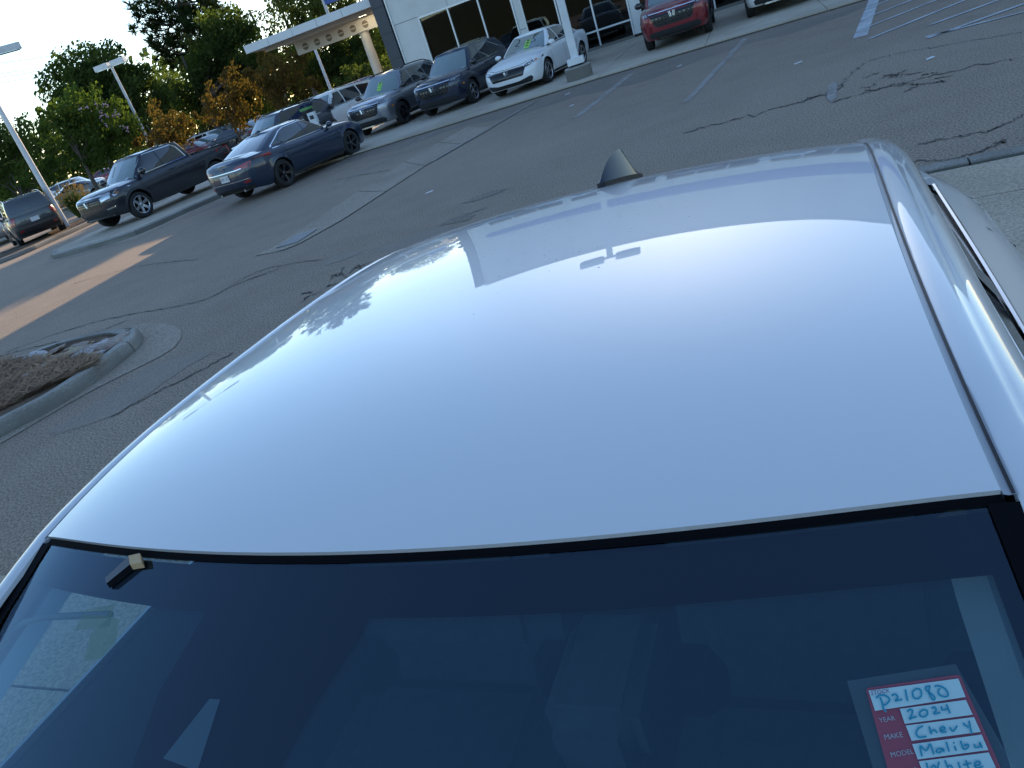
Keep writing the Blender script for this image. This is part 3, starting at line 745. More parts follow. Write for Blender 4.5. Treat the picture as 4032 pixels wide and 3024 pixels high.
PICKUP = spec(W=1.995, wb=3.18, xf=2.60, xr=-2.72, r=.385, arch=.44, sill=.28, rim='truck', tw=.245, pf=[(0, .16), (.12, .06), (.25, .01), (.6, .0), (.85, .01), (.94, .03), (1, .10)], pr=[(0, .12), (.2, .02), (.5, .0), (1, .01)], ps=PS, crease=.014,
    bottom=[(-2.7, .5), (-2.1, .34), (0, .28), (2.0, .3), (2.6, .36)],
    shoulder=[(-2.7, 1.17), (-1.0, 1.15), (.7, 1.10), (1.3, 1.085), (2.0, 1.06), (2.45, 1.02), (2.6, .99)],
    crown=[(-2.7, .0), (-1.0, .0), (-.8, .05), (1.2, .10), (2.2, .08), (2.6, .03)], open=(-1.06, -2.62),
    gh=dict(xf0=1.52, xf1=.70, xr1=-.82, xr0=-1.05, wb=.885, wt=.68, roof=[(-.9, 1.70), (-.3, 1.735), (.3, 1.735), (.75, 1.70)], rcrown=[(-.9, .035), (.75, .04)], bow=.18, rbow=.05, tbow=.06, bulge=.03))
def variant(base, **k):
    d = dict(base); g = dict(d['gh'])
    for a, b in k.items():
        if a.startswith('gh_'): g[a[3:]] = b
        else: d[a] = b
    d['gh'] = g; return d
COLR = {'accord': paint('pearl_white', (.78, .78, .78)), 'navy': paint('navy_metallic', (.012, .020, .045), .3), 'silver': paint('silver_metallic', (.30, .31, .345), .75, .3),
    'white': paint('plain_white', (.74, .74, .73)), 'slate': paint('slate_grey', (.06, .07, .095), .45), 'blue': paint('deep_blue', (.010, .026, .058), .3), 'truck': paint('blackish_blue', (.004, .006, .014), .1),
    'red': paint('deep_red', (.20, .008, .016), .25), 'grey': paint('mid_grey', (.06, .065, .07), .4), 'black': paint('black_paint', (.008, .009, .012), .1), 'palesilver': paint('pale_silver', (.42, .44, .47), .6), 'maroon': paint('maroon', (.12, .01, .016), .25)}
M['sticker'] = noisy('sticker', (.30, .62, .10), (.36, .70, .14), 8, .7)
M['grille'] = mat('grille', (.012, .013, .015), .35, .2)
def grille_bars(c, poly, n, name='slat', parent=None):
    zs = [p[1] for p in poly]; z0, z1 = min(zs), max(zs)
    for k in range(1, n):
        z = lerp(z0, z1, k/n); xs_ = []
        for i in range(len(poly)):
            a, b = poly[i], poly[(i+1) % len(poly)]
            if (a[1]-z)*(b[1]-z) < 0: xs_.append(a[0]+(b[0]-a[0])*(z-a[1])/(b[1]-a[1]))
        if len(xs_) >= 2: c.frontp([(min(xs_)+.02, z-.008), (max(xs_)-.02, z-.008), (max(xs_)-.02, z+.008), (min(xs_)+.02, z+.008)], name, 'gloss_black', .014, .01, .12, 0, parent=parent)
def sedan_common(c, trim='gloss_black', glassm='carglass2', far=False):
    c.glass()
    W_ = [(.72, .985), (.10, .985+.01), (.10, 1.34), (.30, 1.325), (.78, 1.075)]
    c.side([(.80, 1.0), (-.03, 1.005), (-.03, 1.355), (.12, 1.355), (.34, 1.30)], 'front_window', glassm)
    c.side([(-.09, 1.005), (-.98, 1.03), (-1.06, 1.12), (-.80, 1.30), (-.62, 1.342), (-.09, 1.355)], 'rear_side_window', glassm)
    c.side([(-1.03, 1.04), (-1.36, 1.06), (-1.30, 1.10), (-.88, 1.28), (-1.10, 1.13)], 'quarter_window', glassm, rnd=.015)
    if not far:
        c.side([(1.0, .955), (-1.45, .985), (-1.45, 1.002), (1.0, .975)], 'window_trim', trim, .007, rnd=0, step=.15)
        c.side([(.99, .975), (.93, .985), (.36, 1.325), (.13, 1.378), (-.60, 1.368), (-.82, 1.322), (-1.42, 1.07), (-1.46, 1.03), (-1.40, 1.03), (-1.36, 1.075), (-.80, 1.308), (-.60, 1.35), (.13, 1.362), (.34, 1.312), (.90, .98)], 'window_frame', trim, .0065, rnd=0, step=.12)
        c.seams([[(.98, .90), (.98, .55), (.86, .30)], [(-.06, .98), (-.04, .55), (-.05, .24)], [(-1.05, .99), (-1.13, .8), (-.98, .55), (-.86, .30)], [(.93, .235), (-.95, .235)]])
        c.handles((-.0-.17, -1.02), .845, c.colour)
        c.side([(1.0, .27), (-.98, .27), (-.98, .21), (1.0, .21)], 'sill_trim', 'plastic', .006, rnd=.01, step=.15)
    c.mirrors(.78, 1.02, .83, c.colour)
def suv_common(c, trim='gloss_black', glassm='carglass2', cladding=True, far=False, rails=False):
    c.glass(rear=(1.5, .2, .86))
    c.side([(.86, 1.12), (.02, 1.13), (.02, 1.585), (.30, 1.575), (.50, 1.50)], 'front_window', glassm)
    c.side([(-.04, 1.13), (-.92, 1.145), (-.96, 1.25), (-.92, 1.575), (-.04, 1.585)], 'rear_side_window', glassm)
    c.side([(-1.02, 1.15), (-1.42, 1.18), (-1.72, 1.30), (-1.84, 1.42), (-1.70, 1.51), (-1.0, 1.57)], 'quarter_window', glassm)
    if not far:
        c.side([(1.05, 1.08), (-1.45, 1.125), (-1.45, 1.145), (1.05, 1.10)], 'window_trim', trim, .007, rnd=0, step=.15)
        c.seams([[(1.0, 1.04), (1.02, .6), (.86, .36)], [(-.01, 1.10), (.0, .6), (-.02, .34)], [(-.97, 1.12), (-1.02, .85), (-.95, .6), (-.82, .38)]])
        c.handles((-.14, -.95), 1.0, c.colour)
    if cladding:
        c.side([(.98, .36), (-.93, .36), (-.93, .26), (.98, .26)], 'sill_cladding', 'plastic', .008, rnd=.01, step=.15)
        for a in (1.35, -1.35):
            ring = [(a+math.cos(t)*.485, .36+math.sin(t)*.485) for t in [math.pi*k/14 for k in range(15)]]+[(a+math.cos(t)*.416, .36+math.sin(t)*.416) for t in [math.pi*(14-k)/14 for k in range(15)]]
            c.side(ring, 'arch_cladding', 'plastic', .010, rnd=0, step=.12)
    c.mirrors(.92, 1.16, .86, c.colour if not cladding else 'gloss_black', (.13, .22, .16))
    if rails: c.rails(.2, -1.75, .60, 1.7)
def crv_front(c, emb=True, lowtrim='alloy'):
    gp = [(-.60, .90), (.60, .90), (.50, .60), (.40, .56), (-.40, .56), (-.50, .60)]
    g = c.frontp(gp, 'grille', 'grille', .010)[0]
    for k in range(1, 4):
        pass
    for r_ in range(4):
        z = .62+.075*r_
        for q in range(-5, 6):
            y = q*.105+(.05 if r_ % 2 else 0)
            if abs(y) < .14 and r_ in (1, 2, 3) or abs(y) > .47+.03*r_: continue
            c.frontp([(y-.045, z), (y, z+.022), (y+.045, z), (y, z-.022)], 'mesh_cell', 'gloss_black', .017, .008, .1, 0)
    c.frontp([(-.62, .925), (.62, .925), (.62, .902), (-.62, .902)], 'grille_trim', 'chrome', .013, step=.1, rnd=0)
    c.frontp([(.60, .935), (.90, .965), (.905, .91), (.80, .865), (.61, .86)], 'headlight', 'lens_dark', .010, mirror=True)
    c.frontp([(.66, .925), (.84, .945), (.84, .93), (.66, .91)], 'daytime_lamp', 'lens', .016, mirror=True, rnd=0)
    for y in (.68, .75): c.frontp([(y-.025, .875), (y+.025, .88), (y+.025, .905), (y-.025, .90)], 'lamp_lens', 'lens', .015, mirror=True, rnd=.01)
    c.frontp([(-.62, .46), (.62, .46), (.70, .40), (.66, .30), (-.66, .30), (-.70, .40)], 'lower_intake', 'plastic', .009)
    c.frontp([(.62, .62), (.84, .66), (.86, .60), (.70, .50), (.62, .52)], 'bumper_blade', c.colour, .028, mirror=True, rim=.03)
    c.frontp([(-.5, .295), (.5, .295), (.45, .255), (-.45, .255)], 'skid_plate', lowtrim, .012)
    c.side([(1.82, .66), (1.90, .66), (1.90, .72), (1.82, .72)], 'side_marker', 'amber', .012)
    c.emblem(2.3, 0, .80, w=.17, h=.14)
    c.seams([[(.70, .985), (.4, .975), (0, .97), (-.4, .975), (-.70, .985)]], 'x', both=False)
def price_tag(c, y=.0, z=1.25, x=None):
    """bright green windshield sticker"""
    S = c.gS; b = MB(); rows = []
    for v in (.32, .5, .68):
        row = []
        for k in (-1, 0, 1):
            yy = y+k*.085; i = min(range(0, 160), key=lambda q: abs(S(q/10, v).y-abs(yy)))/10; p = S(i, v); row.append(Vector((p.x+.008, math.copysign(p.y, yy), p.z+.009)))
        rows.append(row)
    b.grid(rows); o = b.build('price_sticker', 'sticker', c.root, fix=True)
    for t in ((.40), (.52), (.62)):
        q = MB(); rr = []
        for v in (t, t+.05): rr.append([rows[0][0].lerp(rows[2][0], (v-.32)/.36).lerp(rows[0][2].lerp(rows[2][2], (v-.32)/.36), f)+Vector((.004, 0, .004)) for f in (.25, .75)])
        q.grid(rr); q.build('sticker_print', 'black', o, fix=True)
# ------------------------------------------------------------------ the row in front of the showroom
def wheelpos(pF, pR, yaw, W, wb, side=1):
    """centre from a front wheel contact pixel"""
    pass
def put(c, gx, gy, which, yaw, z=0.0):
    """place so that wheel `which` (+-1 front/rear, +-1 left/right) touches ground point"""
    sp = c.sp; loc = Vector((which[0]*sp['wb']/2, which[1]*(sp['W']/2-.06), 0)); loc.rotate(Matrix.Rotation(yaw, 3, 'Z').to_euler())
    return c.place(gx-loc.x, gy-loc.y, z, yaw)
YAW = R(-120)
grpR = 'vehicles parked nose out in front of the showroom'
c = Car('parked_sedan', variant(SEDAN), 'white sedan with a green windshield sticker parked behind the white square post', 'car', COLR['accord'], grpR)
sedan_common(c); price_tag(c, .1)
gp = [(-.52, .70), (.52, .70), (.60, .66), (.50, .46), (-.50, .46), (-.60, .66)]
c.frontp(gp, 'grille', 'grille', .009); grille_bars(c, gp, 7); c.emblem(2.3, 0, .62, w=.15, h=.12)
c.frontp([(.56, .715), (.90, .80), (.90, .74), (.72, .665), (.57, .645)], 'headlight', 'lens_dark', .009, mirror=True)
for y in (.66, .73, .80): c.frontp([(y-.022, .685+.22*(y-.66)), (y+.022, .69+.22*(y-.66)), (y+.022, .712+.22*(y-.66)), (y-.022, .707+.22*(y-.66))], 'lamp_lens', 'lens', .014, mirror=True, rnd=.008)
c.side([(2.02, .74), (1.90, .775), (1.90, .735), (2.0, .715)], 'side_marker', 'amber', .012)
c.frontp([(-.70, .40), (-.35, .34), (.35, .34), (.70, .40), (.74, .33), (.66, .235), (-.66, .235), (-.74, .33)], 'lower_intake', 'plastic', .009); grille_bars(c, [(-.6, .34), (.6, .34), (.6, .24), (-.6, .24)], 4)
c.seams([[(.74, .80), (.4, .735), (0, .725), (-.4, .735), (-.74, .80)]], 'x', both=False)
g = G(2171, 322, APZ); put(c, g.x, g.y, (1, 1), R(-124), APZ)

c = Car('parked_suv', variant(SUV), 'dark navy suv with silver wheels parked beside the white sedan', 'suv', COLR['navy'], grpR)
suv_common(c, 'chrome'); crv_front(c, lowtrim='plastic'); g = G(1879, 402, APZ); put(c, g.x, g.y, (1, 1), R(-121), APZ)
c.side([(1.0, 1.0), (.9, 1.0), (.9, 1.0)], 'x', 'black') if False else None

c = Car('parked_suv', variant(SUV, rim='dark'), 'silver suv with black wheels and a green windshield sticker', 'suv', COLR['silver'], grpR)
suv_common(c, 'gloss_black', rails=True); crv_front(c, lowtrim='alloy'); price_tag(c, .0); g = G(1604, 484, APZ); put(c, g.x, g.y, (1, 1), R(-121), APZ)

c = Car('parked_suv', variant(SUV, rim='dark'), 'deep red suv with black wheels parked on the apron near the showroom windows', 'suv', COLR['red'], grpR)
suv_common(c, 'gloss_black', rails=True); crv_front(c, lowtrim='gloss_black'); g = G(2556, 199, APZ); put(c, g.x, g.y, (1, -1), R(-113), APZ)

c = Car('parked_suv', variant(SUV), 'white suv with a dark lower bumper parked next to the deep red suv', 'suv', COLR['accord'], grpR)
suv_common(c); crv_front(c); g = G(2948, 70, APZ); put(c, g.x, g.y, (1, -1), R(-113), APZ); c.plate(.62, 1)

# white suv and slate suv beyond the blue sedan
c = Car('parked_suv', variant(SUV, rim='dark', xr=-2.45, W=1.92), 'white suv with black mirrors parked between the silver suv and a slate suv', 'suv', COLR['white'], grpR)
suv_common(c, 'gloss_black', cladding=True); crv_front(c); g = G(1318, 550, 0.05); put(c, g.x, g.y, (1, 1), R(-131), .05)
for nm in (): pass
c = Car('parked_suv', variant(SUV, rim='dark'), 'slate grey suv with roof rails parked beyond the dark blue sedan', 'suv', COLR['slate'], grpR)
suv_common(c, 'chrome', rails=True); crv_front(c); g = G(1090, 660, 0); put(c, g.x, g.y+.9, (1, 1), R(-131), 0)

# dark blue sedan seen from behind
MZ = variant(SEDAN, rim='dark', r=.345, arch=.385, shoulder=[(-2.5, .94), (-2.3, 1.01), (-1.6, 1.01), (-.5, .95), (.6, .93), (1.1, .92), (1.7, .88), (2.1, .80), (2.4, .72)], gh_xr0=-2.05, gh_xr1=-1.0)
c = Car('blue_sedan', MZ, 'dark blue sedan with black wheels standing in the lane, tail lamps facing the drain grate', 'car', COLR['blue'])
sedan_common(c, 'chrome')
c.frontp([(.40, .875), (.80, .925), (.905, .965), (.915, .88), (.80, .80), (.42, .795)], 'tail_lamp', 'tail', .010, mirror=True, sgn=-1)
c.frontp([(-.46, .80), (.46, .80), (.62, .815), (.62, .83), (.46, .822), (-.46, .822), (-.62, .83), (-.62, .815)], 'trunk_trim', 'chrome', .014, sgn=-1, rnd=0)
c.frontp([(-.40, .77), (.40, .77), (.36, .60), (-.36, .60)], 'plate_recess', COLR['blue'], .004, sgn=-1)
c.frontp([(-.72, .56), (.72, .56), (.76, .545), (-.76, .545)], 'bumper_crease', 'chrome', .006, sgn=-1, rnd=0)
c.frontp([(.55, .50), (.72, .52), (.72, .47), (.56, .455)], 'rear_reflector', 'tail', .010, mirror=True, sgn=-1)
c.frontp([(-.74, .38), (.74, .38), (.70, .27), (-.70, .27)], 'bumper_lower', 'plastic', .009, sgn=-1)
c.plate(.68, -1, text='ABT HT'.replace('A', 'E')); c.emblem(-2.4, 0, .895, axis=-1, kind='w')
c.frontp([(.50, .70), (.66, .715), (.66, .69), (.50, .675)], 'badge', 'chrome', .008, sgn=-1, rnd=0)
c.seams([[(-.76, .92), (-.44, .79), (-.42, .60), (.42, .60), (.44, .79), (.76, .92)]], 'x', both=False, sg0=-1)
b = MB(); b.ico((-.86, 0, 1.425), 1, 2, 0, (.075, .018, .045)); b.build('roof_antenna', COLR['blue'], c.root, smooth=True)
for sg in (.45, -.45): MB().tube([(-2.47, sg, .30), (-2.3, sg, .30)], .035, 10).build('exhaust_tip', 'chrome', c.root, smooth=True)
g = G(1142, 732); a = G(1398, 610); yw = math.atan2(a.y-g.y, a.x-g.x); put(c, g.x, g.y, (-1, -1), yw)

# pickup
c = Car('pickup_truck', PICKUP, 'blackish blue crew cab pickup truck parked on the kerbed concrete island', 'pickup truck', COLR['truck'])
c.glass(rear=(1.5, .25, .85))
c.side([(1.16, 1.20), (.22, 1.215), (.22, 1.66), (.56, 1.65), (.78, 1.56)], 'front_window', 'carglass2'); c.side([(.15, 1.215), (-.70, 1.235), (-.62, 1.55), (-.50, 1.655), (.15, 1.66)], 'rear_side_window', 'carglass2')
c.side([(1.38, 1.165), (1.28, 1.20), (.80, 1.60), (.58, 1.685), (-.48, 1.685), (-.66, 1.57), (-.78, 1.22), (-.73, 1.215), (-.61, 1.56), (-.48, 1.665), (.57, 1.665), (.78, 1.58), (1.25, 1.19)], 'window_frame', 'chrome', .008, rnd=0, step=.12)
c.side([(1.36, 1.15), (-.78, 1.20), (-.78, 1.22), (1.36, 1.17)], 'window_trim', 'chrome', .008, rnd=0, step=.15)
c.seams([[(1.25, 1.08), (1.22, .6), (1.10, .36)], [(.18, 1.18), (.18, .6), (.15, .36)], [(-.80, 1.18), (-.86, .9), (-.98, .62), (-.92, .38)], [(-1.0, 1.15), (-1.0, .95)]])
c.handles((.02, -.66), 1.02, COLR['truck']); c.mirrors(1.10, 1.25, .93, 'gloss_black', (.15, .26, .2))
for a in (1.59, -1.59):
    ring = [(a+math.cos(t)*.52, .385+math.sin(t)*.52) for t in [math.pi*k/14 for k in range(15)]]+[(a+math.cos(t)*.446, .385+math.sin(t)*.446) for t in [math.pi*(14-k)/14 for k in range(15)]]
    c.side(ring, 'arch_cladding', 'plastic', .010, rnd=0, step=.12)
gp = [(-.52, .99), (.52, .99), (.58, .90), (.54, .70), (-.54, .70), (-.58, .90)]
c.frontp(gp, 'grille', 'grille', .010); grille_bars(c, gp, 5); c.emblem(2.5, 0, .86, w=.22, h=.18)
c.frontp([(-.60, 1.02), (.60, 1.02), (.60, .985), (-.60, .985)], 'grille_trim', 'chrome', .016, rnd=0)
c.frontp([(.56, 1.0), (.90, 1.03), (.955, 1.0), (.93, .88), (.60, .83)], 'headlight', 'lens', .010, mirror=True); c.frontp([(.90, 1.0), (.955, .99), (.94, .93), (.91, .92)], 'side_marker', 'amber', .014, mirror=True, rnd=0)
c.frontp([(-.80, .64), (.80, .64), (.84, .61), (-.84, .61)], 'bumper_crease', 'plastic', .010, rnd=0)
c.frontp([(-.56, .55), (.56, .55), (.48, .42), (-.48, .42)], 'lower_intake', 'plastic', .010); c.frontp([(.66, .60), (.88, .62), (.86, .585), (.68, .565)], 'fog_lamp_trim', 'chrome', .014, mirror=True, rnd=0)
c.frontp([(.60, .56), (.88, .58), (.86, .44), (.62, .44)], 'fog_recess', 'plastic', .008, mirror=True)
bed = MB(); bed.box((-1.84, 0, .86), (1.58, 1.62, .04)); bed.box((-1.09, 0, 1.0), (.05, 1.70, .30)); bed.box((-2.62, 0, 1.0), (.06, 1.70, .32))
for sg in (1, -1): bed.box((-1.84, sg*.83, 1.0), (1.58, .06, .32)); bed.box((-1.84, sg*.87, 1.16), (1.62, .10, .03))
bed.build('cargo_bed', 'plastic', c.root)
c.frontp([(.80, 1.13), (.965, 1.14), (.965, .86), (.82, .86)], 'tail_lamp', 'tail', .012, mirror=True, sgn=-1); c.side([(-2.60, .88), (-2.42, .90), (-2.40, 1.08), (-2.62, 1.12)], 'tail_lamp_side', 'tail', .010)
b = MB(); b.ico((-.55, 0, 1.775), 1, 1, 0, (.05, .03, .02)); b.build('roof_antenna', COLR['truck'], c.root, smooth=True)
g = G(582, 853, .15); a = G(861, 732, .15); yw = math.atan2(g.y-a.y, g.x-a.x); put(c, g.x, g.y, (1, 1), yw, .15)
# ------------------------------------------------------------------ the near white sedan (roof and windshield fill the view)
NSP = dict(SEDAN); NSP.update(W=1.85, gh=None, xf=2.37, xr=-2.55, open=(.98, -1.86),
    shoulder=[(-2.55, .93), (-2.3, 1.02), (-1.7, 1.055), (-1.0, 1.055), (0, 1.05), (.6, 1.03), (.95, .99), (1.5, .93), (2.1, .82), (2.4, .72)],
    ps=[(0, .09), (.15, .035), (.4, .012), (.62, .0), (.78, .015), (.88, .05), (1, .165)])
nc = Car('white_sedan', NSP, 'glossy white sedan with a shark fin antenna and stock card, standing on concrete slabs', 'car', M['white_paint'])
nroot = nc.root; nroot.location = CF(0, -.08, CARZ); nroot.rotation_euler = (0, 0, math.atan2(-CAX.y, -CAX.x))
def K(x, y, z): return Vector((-y-.08, x, z-CARZ))
def zc(y):
    d = y-.48; return 1.572-(.0277*d*d+.107*d**4)-(.17*(-d)**3 if d < 0 else 0)
def eh(y, s=-1): return .5755-.0075*y-.0135*y*y if s < 0 else .546+.0295*math.exp(-max(y, -.1)/.26)
def zroof(x, y): u = x/.56; return zc(y)-.034*u*u-.004*u**8
yfr = lambda u: -.078+.078*u*u
yrr = lambda u: 1.33-.07*u*u
rows = []
for j in range(57):
    t = j/56; row = []
    for i in range(49):
        u = -1+2*i/48; y = lerp(yfr(u), yrr(u), t); x = u*eh(y, u); row.append(K(x, y, zroof(x, y)))
    rows.append(row)
b = MB(); b.grid(rows)
# folded front lip and side lips
b.grid([[p for p in rows[0]], [p+Vector((-.002, 0, -.006)) for p in rows[0]], [p+Vector((-.004, 0, -.014)) for p in rows[0]]])
for s_ in (0, -1): b.grid([[r_[s_] for r_ in rows], [r_[s_]+Vector((0, .002 if s_ else -.002, -.004)) for r_ in rows], [r_[s_]+Vector((0, .002 if s_ else -.002, -.014)) for r_ in rows]])
b.build('roof_panel', 'white_paint', nroot, smooth=True, angle=50, fix=True)
M['ditch'] = mat('ditch_strip', (.36, .37, .39), .4, coat=.5)
ysd = [-.0+1.33*k/40 for k in range(41)]
for sg in (1, -1):   # ditch mouldings
    b = MB(); b.grid([[K(sg*(eh(y, sg)+.0005), y, zroof(eh(y, sg), y)-.004) for y in ysd], [K(sg*(eh(y, sg)+.005), y, zroof(eh(y, sg), y)-.0055) for y in ysd], [K(sg*(eh(y, sg)+.0115), y, zroof(eh(y, sg), y)-.0045) for y in ysd]])
    b.build('ditch_moulding', 'ditch', nroot, smooth=True, fix=True)
    b = MB(); b.grid([[K(sg*(eh(y, sg)+.0072), y, zroof(eh(y, sg), y)-.0040) for y in ysd], [K(sg*(eh(y, sg)+.0100), y, zroof(eh(y, sg), y)-.0036) for y in ysd]]); b.build('ditch_gap', 'black', nroot, fix=True)
# side rails with pillars
def redge(y, s=-1):
    if y >= .12: x = eh(y, s)+.013; z = zroof(eh(y, s), y)-.001
    else: x = interp([(-1.1, .745), (-.5, .662), (-.2, .612), (0, .5895), (.12, eh(.12, s)+.013)], y); z = interp([(-1.1, .99), (-.5, 1.286), (-.2, 1.425), (0, 1.498), (.12, zroof(eh(.12), .12)-.001)], y)
    if y > 1.3: z = interp([(1.3, zroof(eh(1.3), 1.3)-.001), (1.6, 1.40), (2.0, 1.22)], y); x = interp([(1.3, eh(1.3, s)+.013), (1.6, .55), (2.0, .60)], y)
    return x, z
rp = [(-.004, -.010), (-.003, -.004), (.001, -.0015), (.012, -.0015), (.022, -.0035), (.0265, -.0055), (.029, -.0078), (.034, -.0095), (.046, -.016), (.058, -.029), (.067, -.048), (.073, -.075), (.076, -.105), (.077, -.135)]
ysr = [-1.1+3.1*k/70 for k in range(71)]
for sg in (1, -1):
    b = MB(); rws = []
    for y in ysr:
        x, z = redge(y, sg); dz = lerp(1, .82, min(max((y-.9)/.6, 0), 1)); wx = 1+.5*min(max((y-1.25)/.5, 0), 1)+(.35*min(max((-y-.1)/.6, 0), 1)); rws.append([K(sg*(x+p[0]*wx), y, z+p[1]*dz) for p in rp])
    b.grid(rws); b.build('roof_rail', 'white_paint', nroot, smooth=True, angle=45, fix=True)
# windshield as a height field z(x, y)
def wtop(u): return yfr(u)-.005
def wbot(u): return -1.17+.13*u*u
def zws(x, y):
    v = max(0, min(1.1, (-.07-y)/1.05))
    for _ in range(4):
        u = x/(.581+.16*v); v = (wtop(u)-y)/(wtop(u)-wbot(u))
    ztop = zroof(u*.575, yfr(u))-.010
    zb = .985-.03*u*u
    return lerp(ztop, zb, v)+.055*v*(1-v)
def wpt(u, v):
    x = u*(.581+.16*v); y = lerp(wtop(u), wbot(u), v); return x, y
M['windscreen'] = thin_glass('windscreen', (.76, .90, .90), 1.55, (.48, .68, .92))
M['frit'] = mat('frit', (.004, .004, .006), .9, spec=.1)
b = MB(); b.grid([[K(*(lambda q: (q[0], q[1], zws(*q)))(wpt(-1+2*i/40, j/40))) for i in range(41)] for j in range(41)])
b.build('windshield', 'windscreen', nroot, smooth=True, angle=80, fix=True)
def wsheet(name, quads, mt, dz, parent=nroot):
    b = MB()
    for g_ in quads: b.grid([[K(x, y, zws(x, y)+dz) for x, y in r_] for r_ in g_])
    return b.build(name, mt, parent, fix=True)
band = [[wpt(-1+2*i/40, v) for i in range(41)] for v in (0, .02, .044)]
sideb = [[[wpt(sg*(1-w), .03+.97*j/20) for j in range(21)] for w in (.0, .05)] for sg in (1, -1)]
wsheet('ceramic_border', [band]+sideb, 'frit', -.006)
# mirror/camera neck of the ceramic border (with a clear triangle left in it)
nk = [(.075, -.085), (.050, -.10), (.040, -.14), (.010, -.20), (-.012, -.26), (-.03, -.34), (-.17, -.34), (-.19, -.26), (-.195, -.20), (-.175, -.13), (-.178, -.10), (-.21, -.085)]
wsheet('mirror_neck', [[[(lerp(a[0], c_[0], k/8), lerp(a[1], c_[1], k/8)) for k in range(9)] for a, c_ in zip(nk[:6], nk[:5:-1])]], 'frit', -.0065)
M['pane_clear'] = mat('pane_clear', (.035, .06, .08), .4)
wsheet('sensor_window', [[[(-.150, -.255), (-.100, -.262)], [(-.118, -.205), (-.104, -.205)]]], 'pane_clear', -.0045)
b = MB(); hs = [[], [], []]
for i in range(49):
    u = -1+2*i/48; y = yfr(u); x = u*eh(y, u); z = zroof(x, y)
    hs[0].append(K(x, y+.003, z-.005)); hs[1].append(K(x*1.004, y-.002, z-.009)); hs[2].append(K(x*1.008, y-.0065, zws(x*1.006, y-.0065)+.0012))
b.grid(hs)
for sg in (1, -1): b.grid([[K(*(lambda q: (q[0]*1.012, q[1], zws(*q)+.002))(wpt(sg*1.0, j/20))) for j in range(21)], [K(*(lambda q: (q[0], q[1], zws(*q)+.002))(wpt(sg*.972, j/20))) for j in range(21)]])
b.build('windshield_seal', 'frit', nroot, fix=True)
# rear window, parcel shelf
b = MB(); rw_ = []
for j in range(9):
    v = j/8; rw_.append([K(u*lerp(.53, .60, v), lerp(yrr(u)-.0, 2.02-.06*u*u, v), lerp(zroof(u*.53, yrr(u))-.012, 1.17-.03*u*u, v)+.04*v*(1-v)) for u in [-1+i/8 for i in range(17)]])
b.grid(rw_); b.build('rear_window', 'carglass2', nroot, smooth=True, angle=80, fix=True)
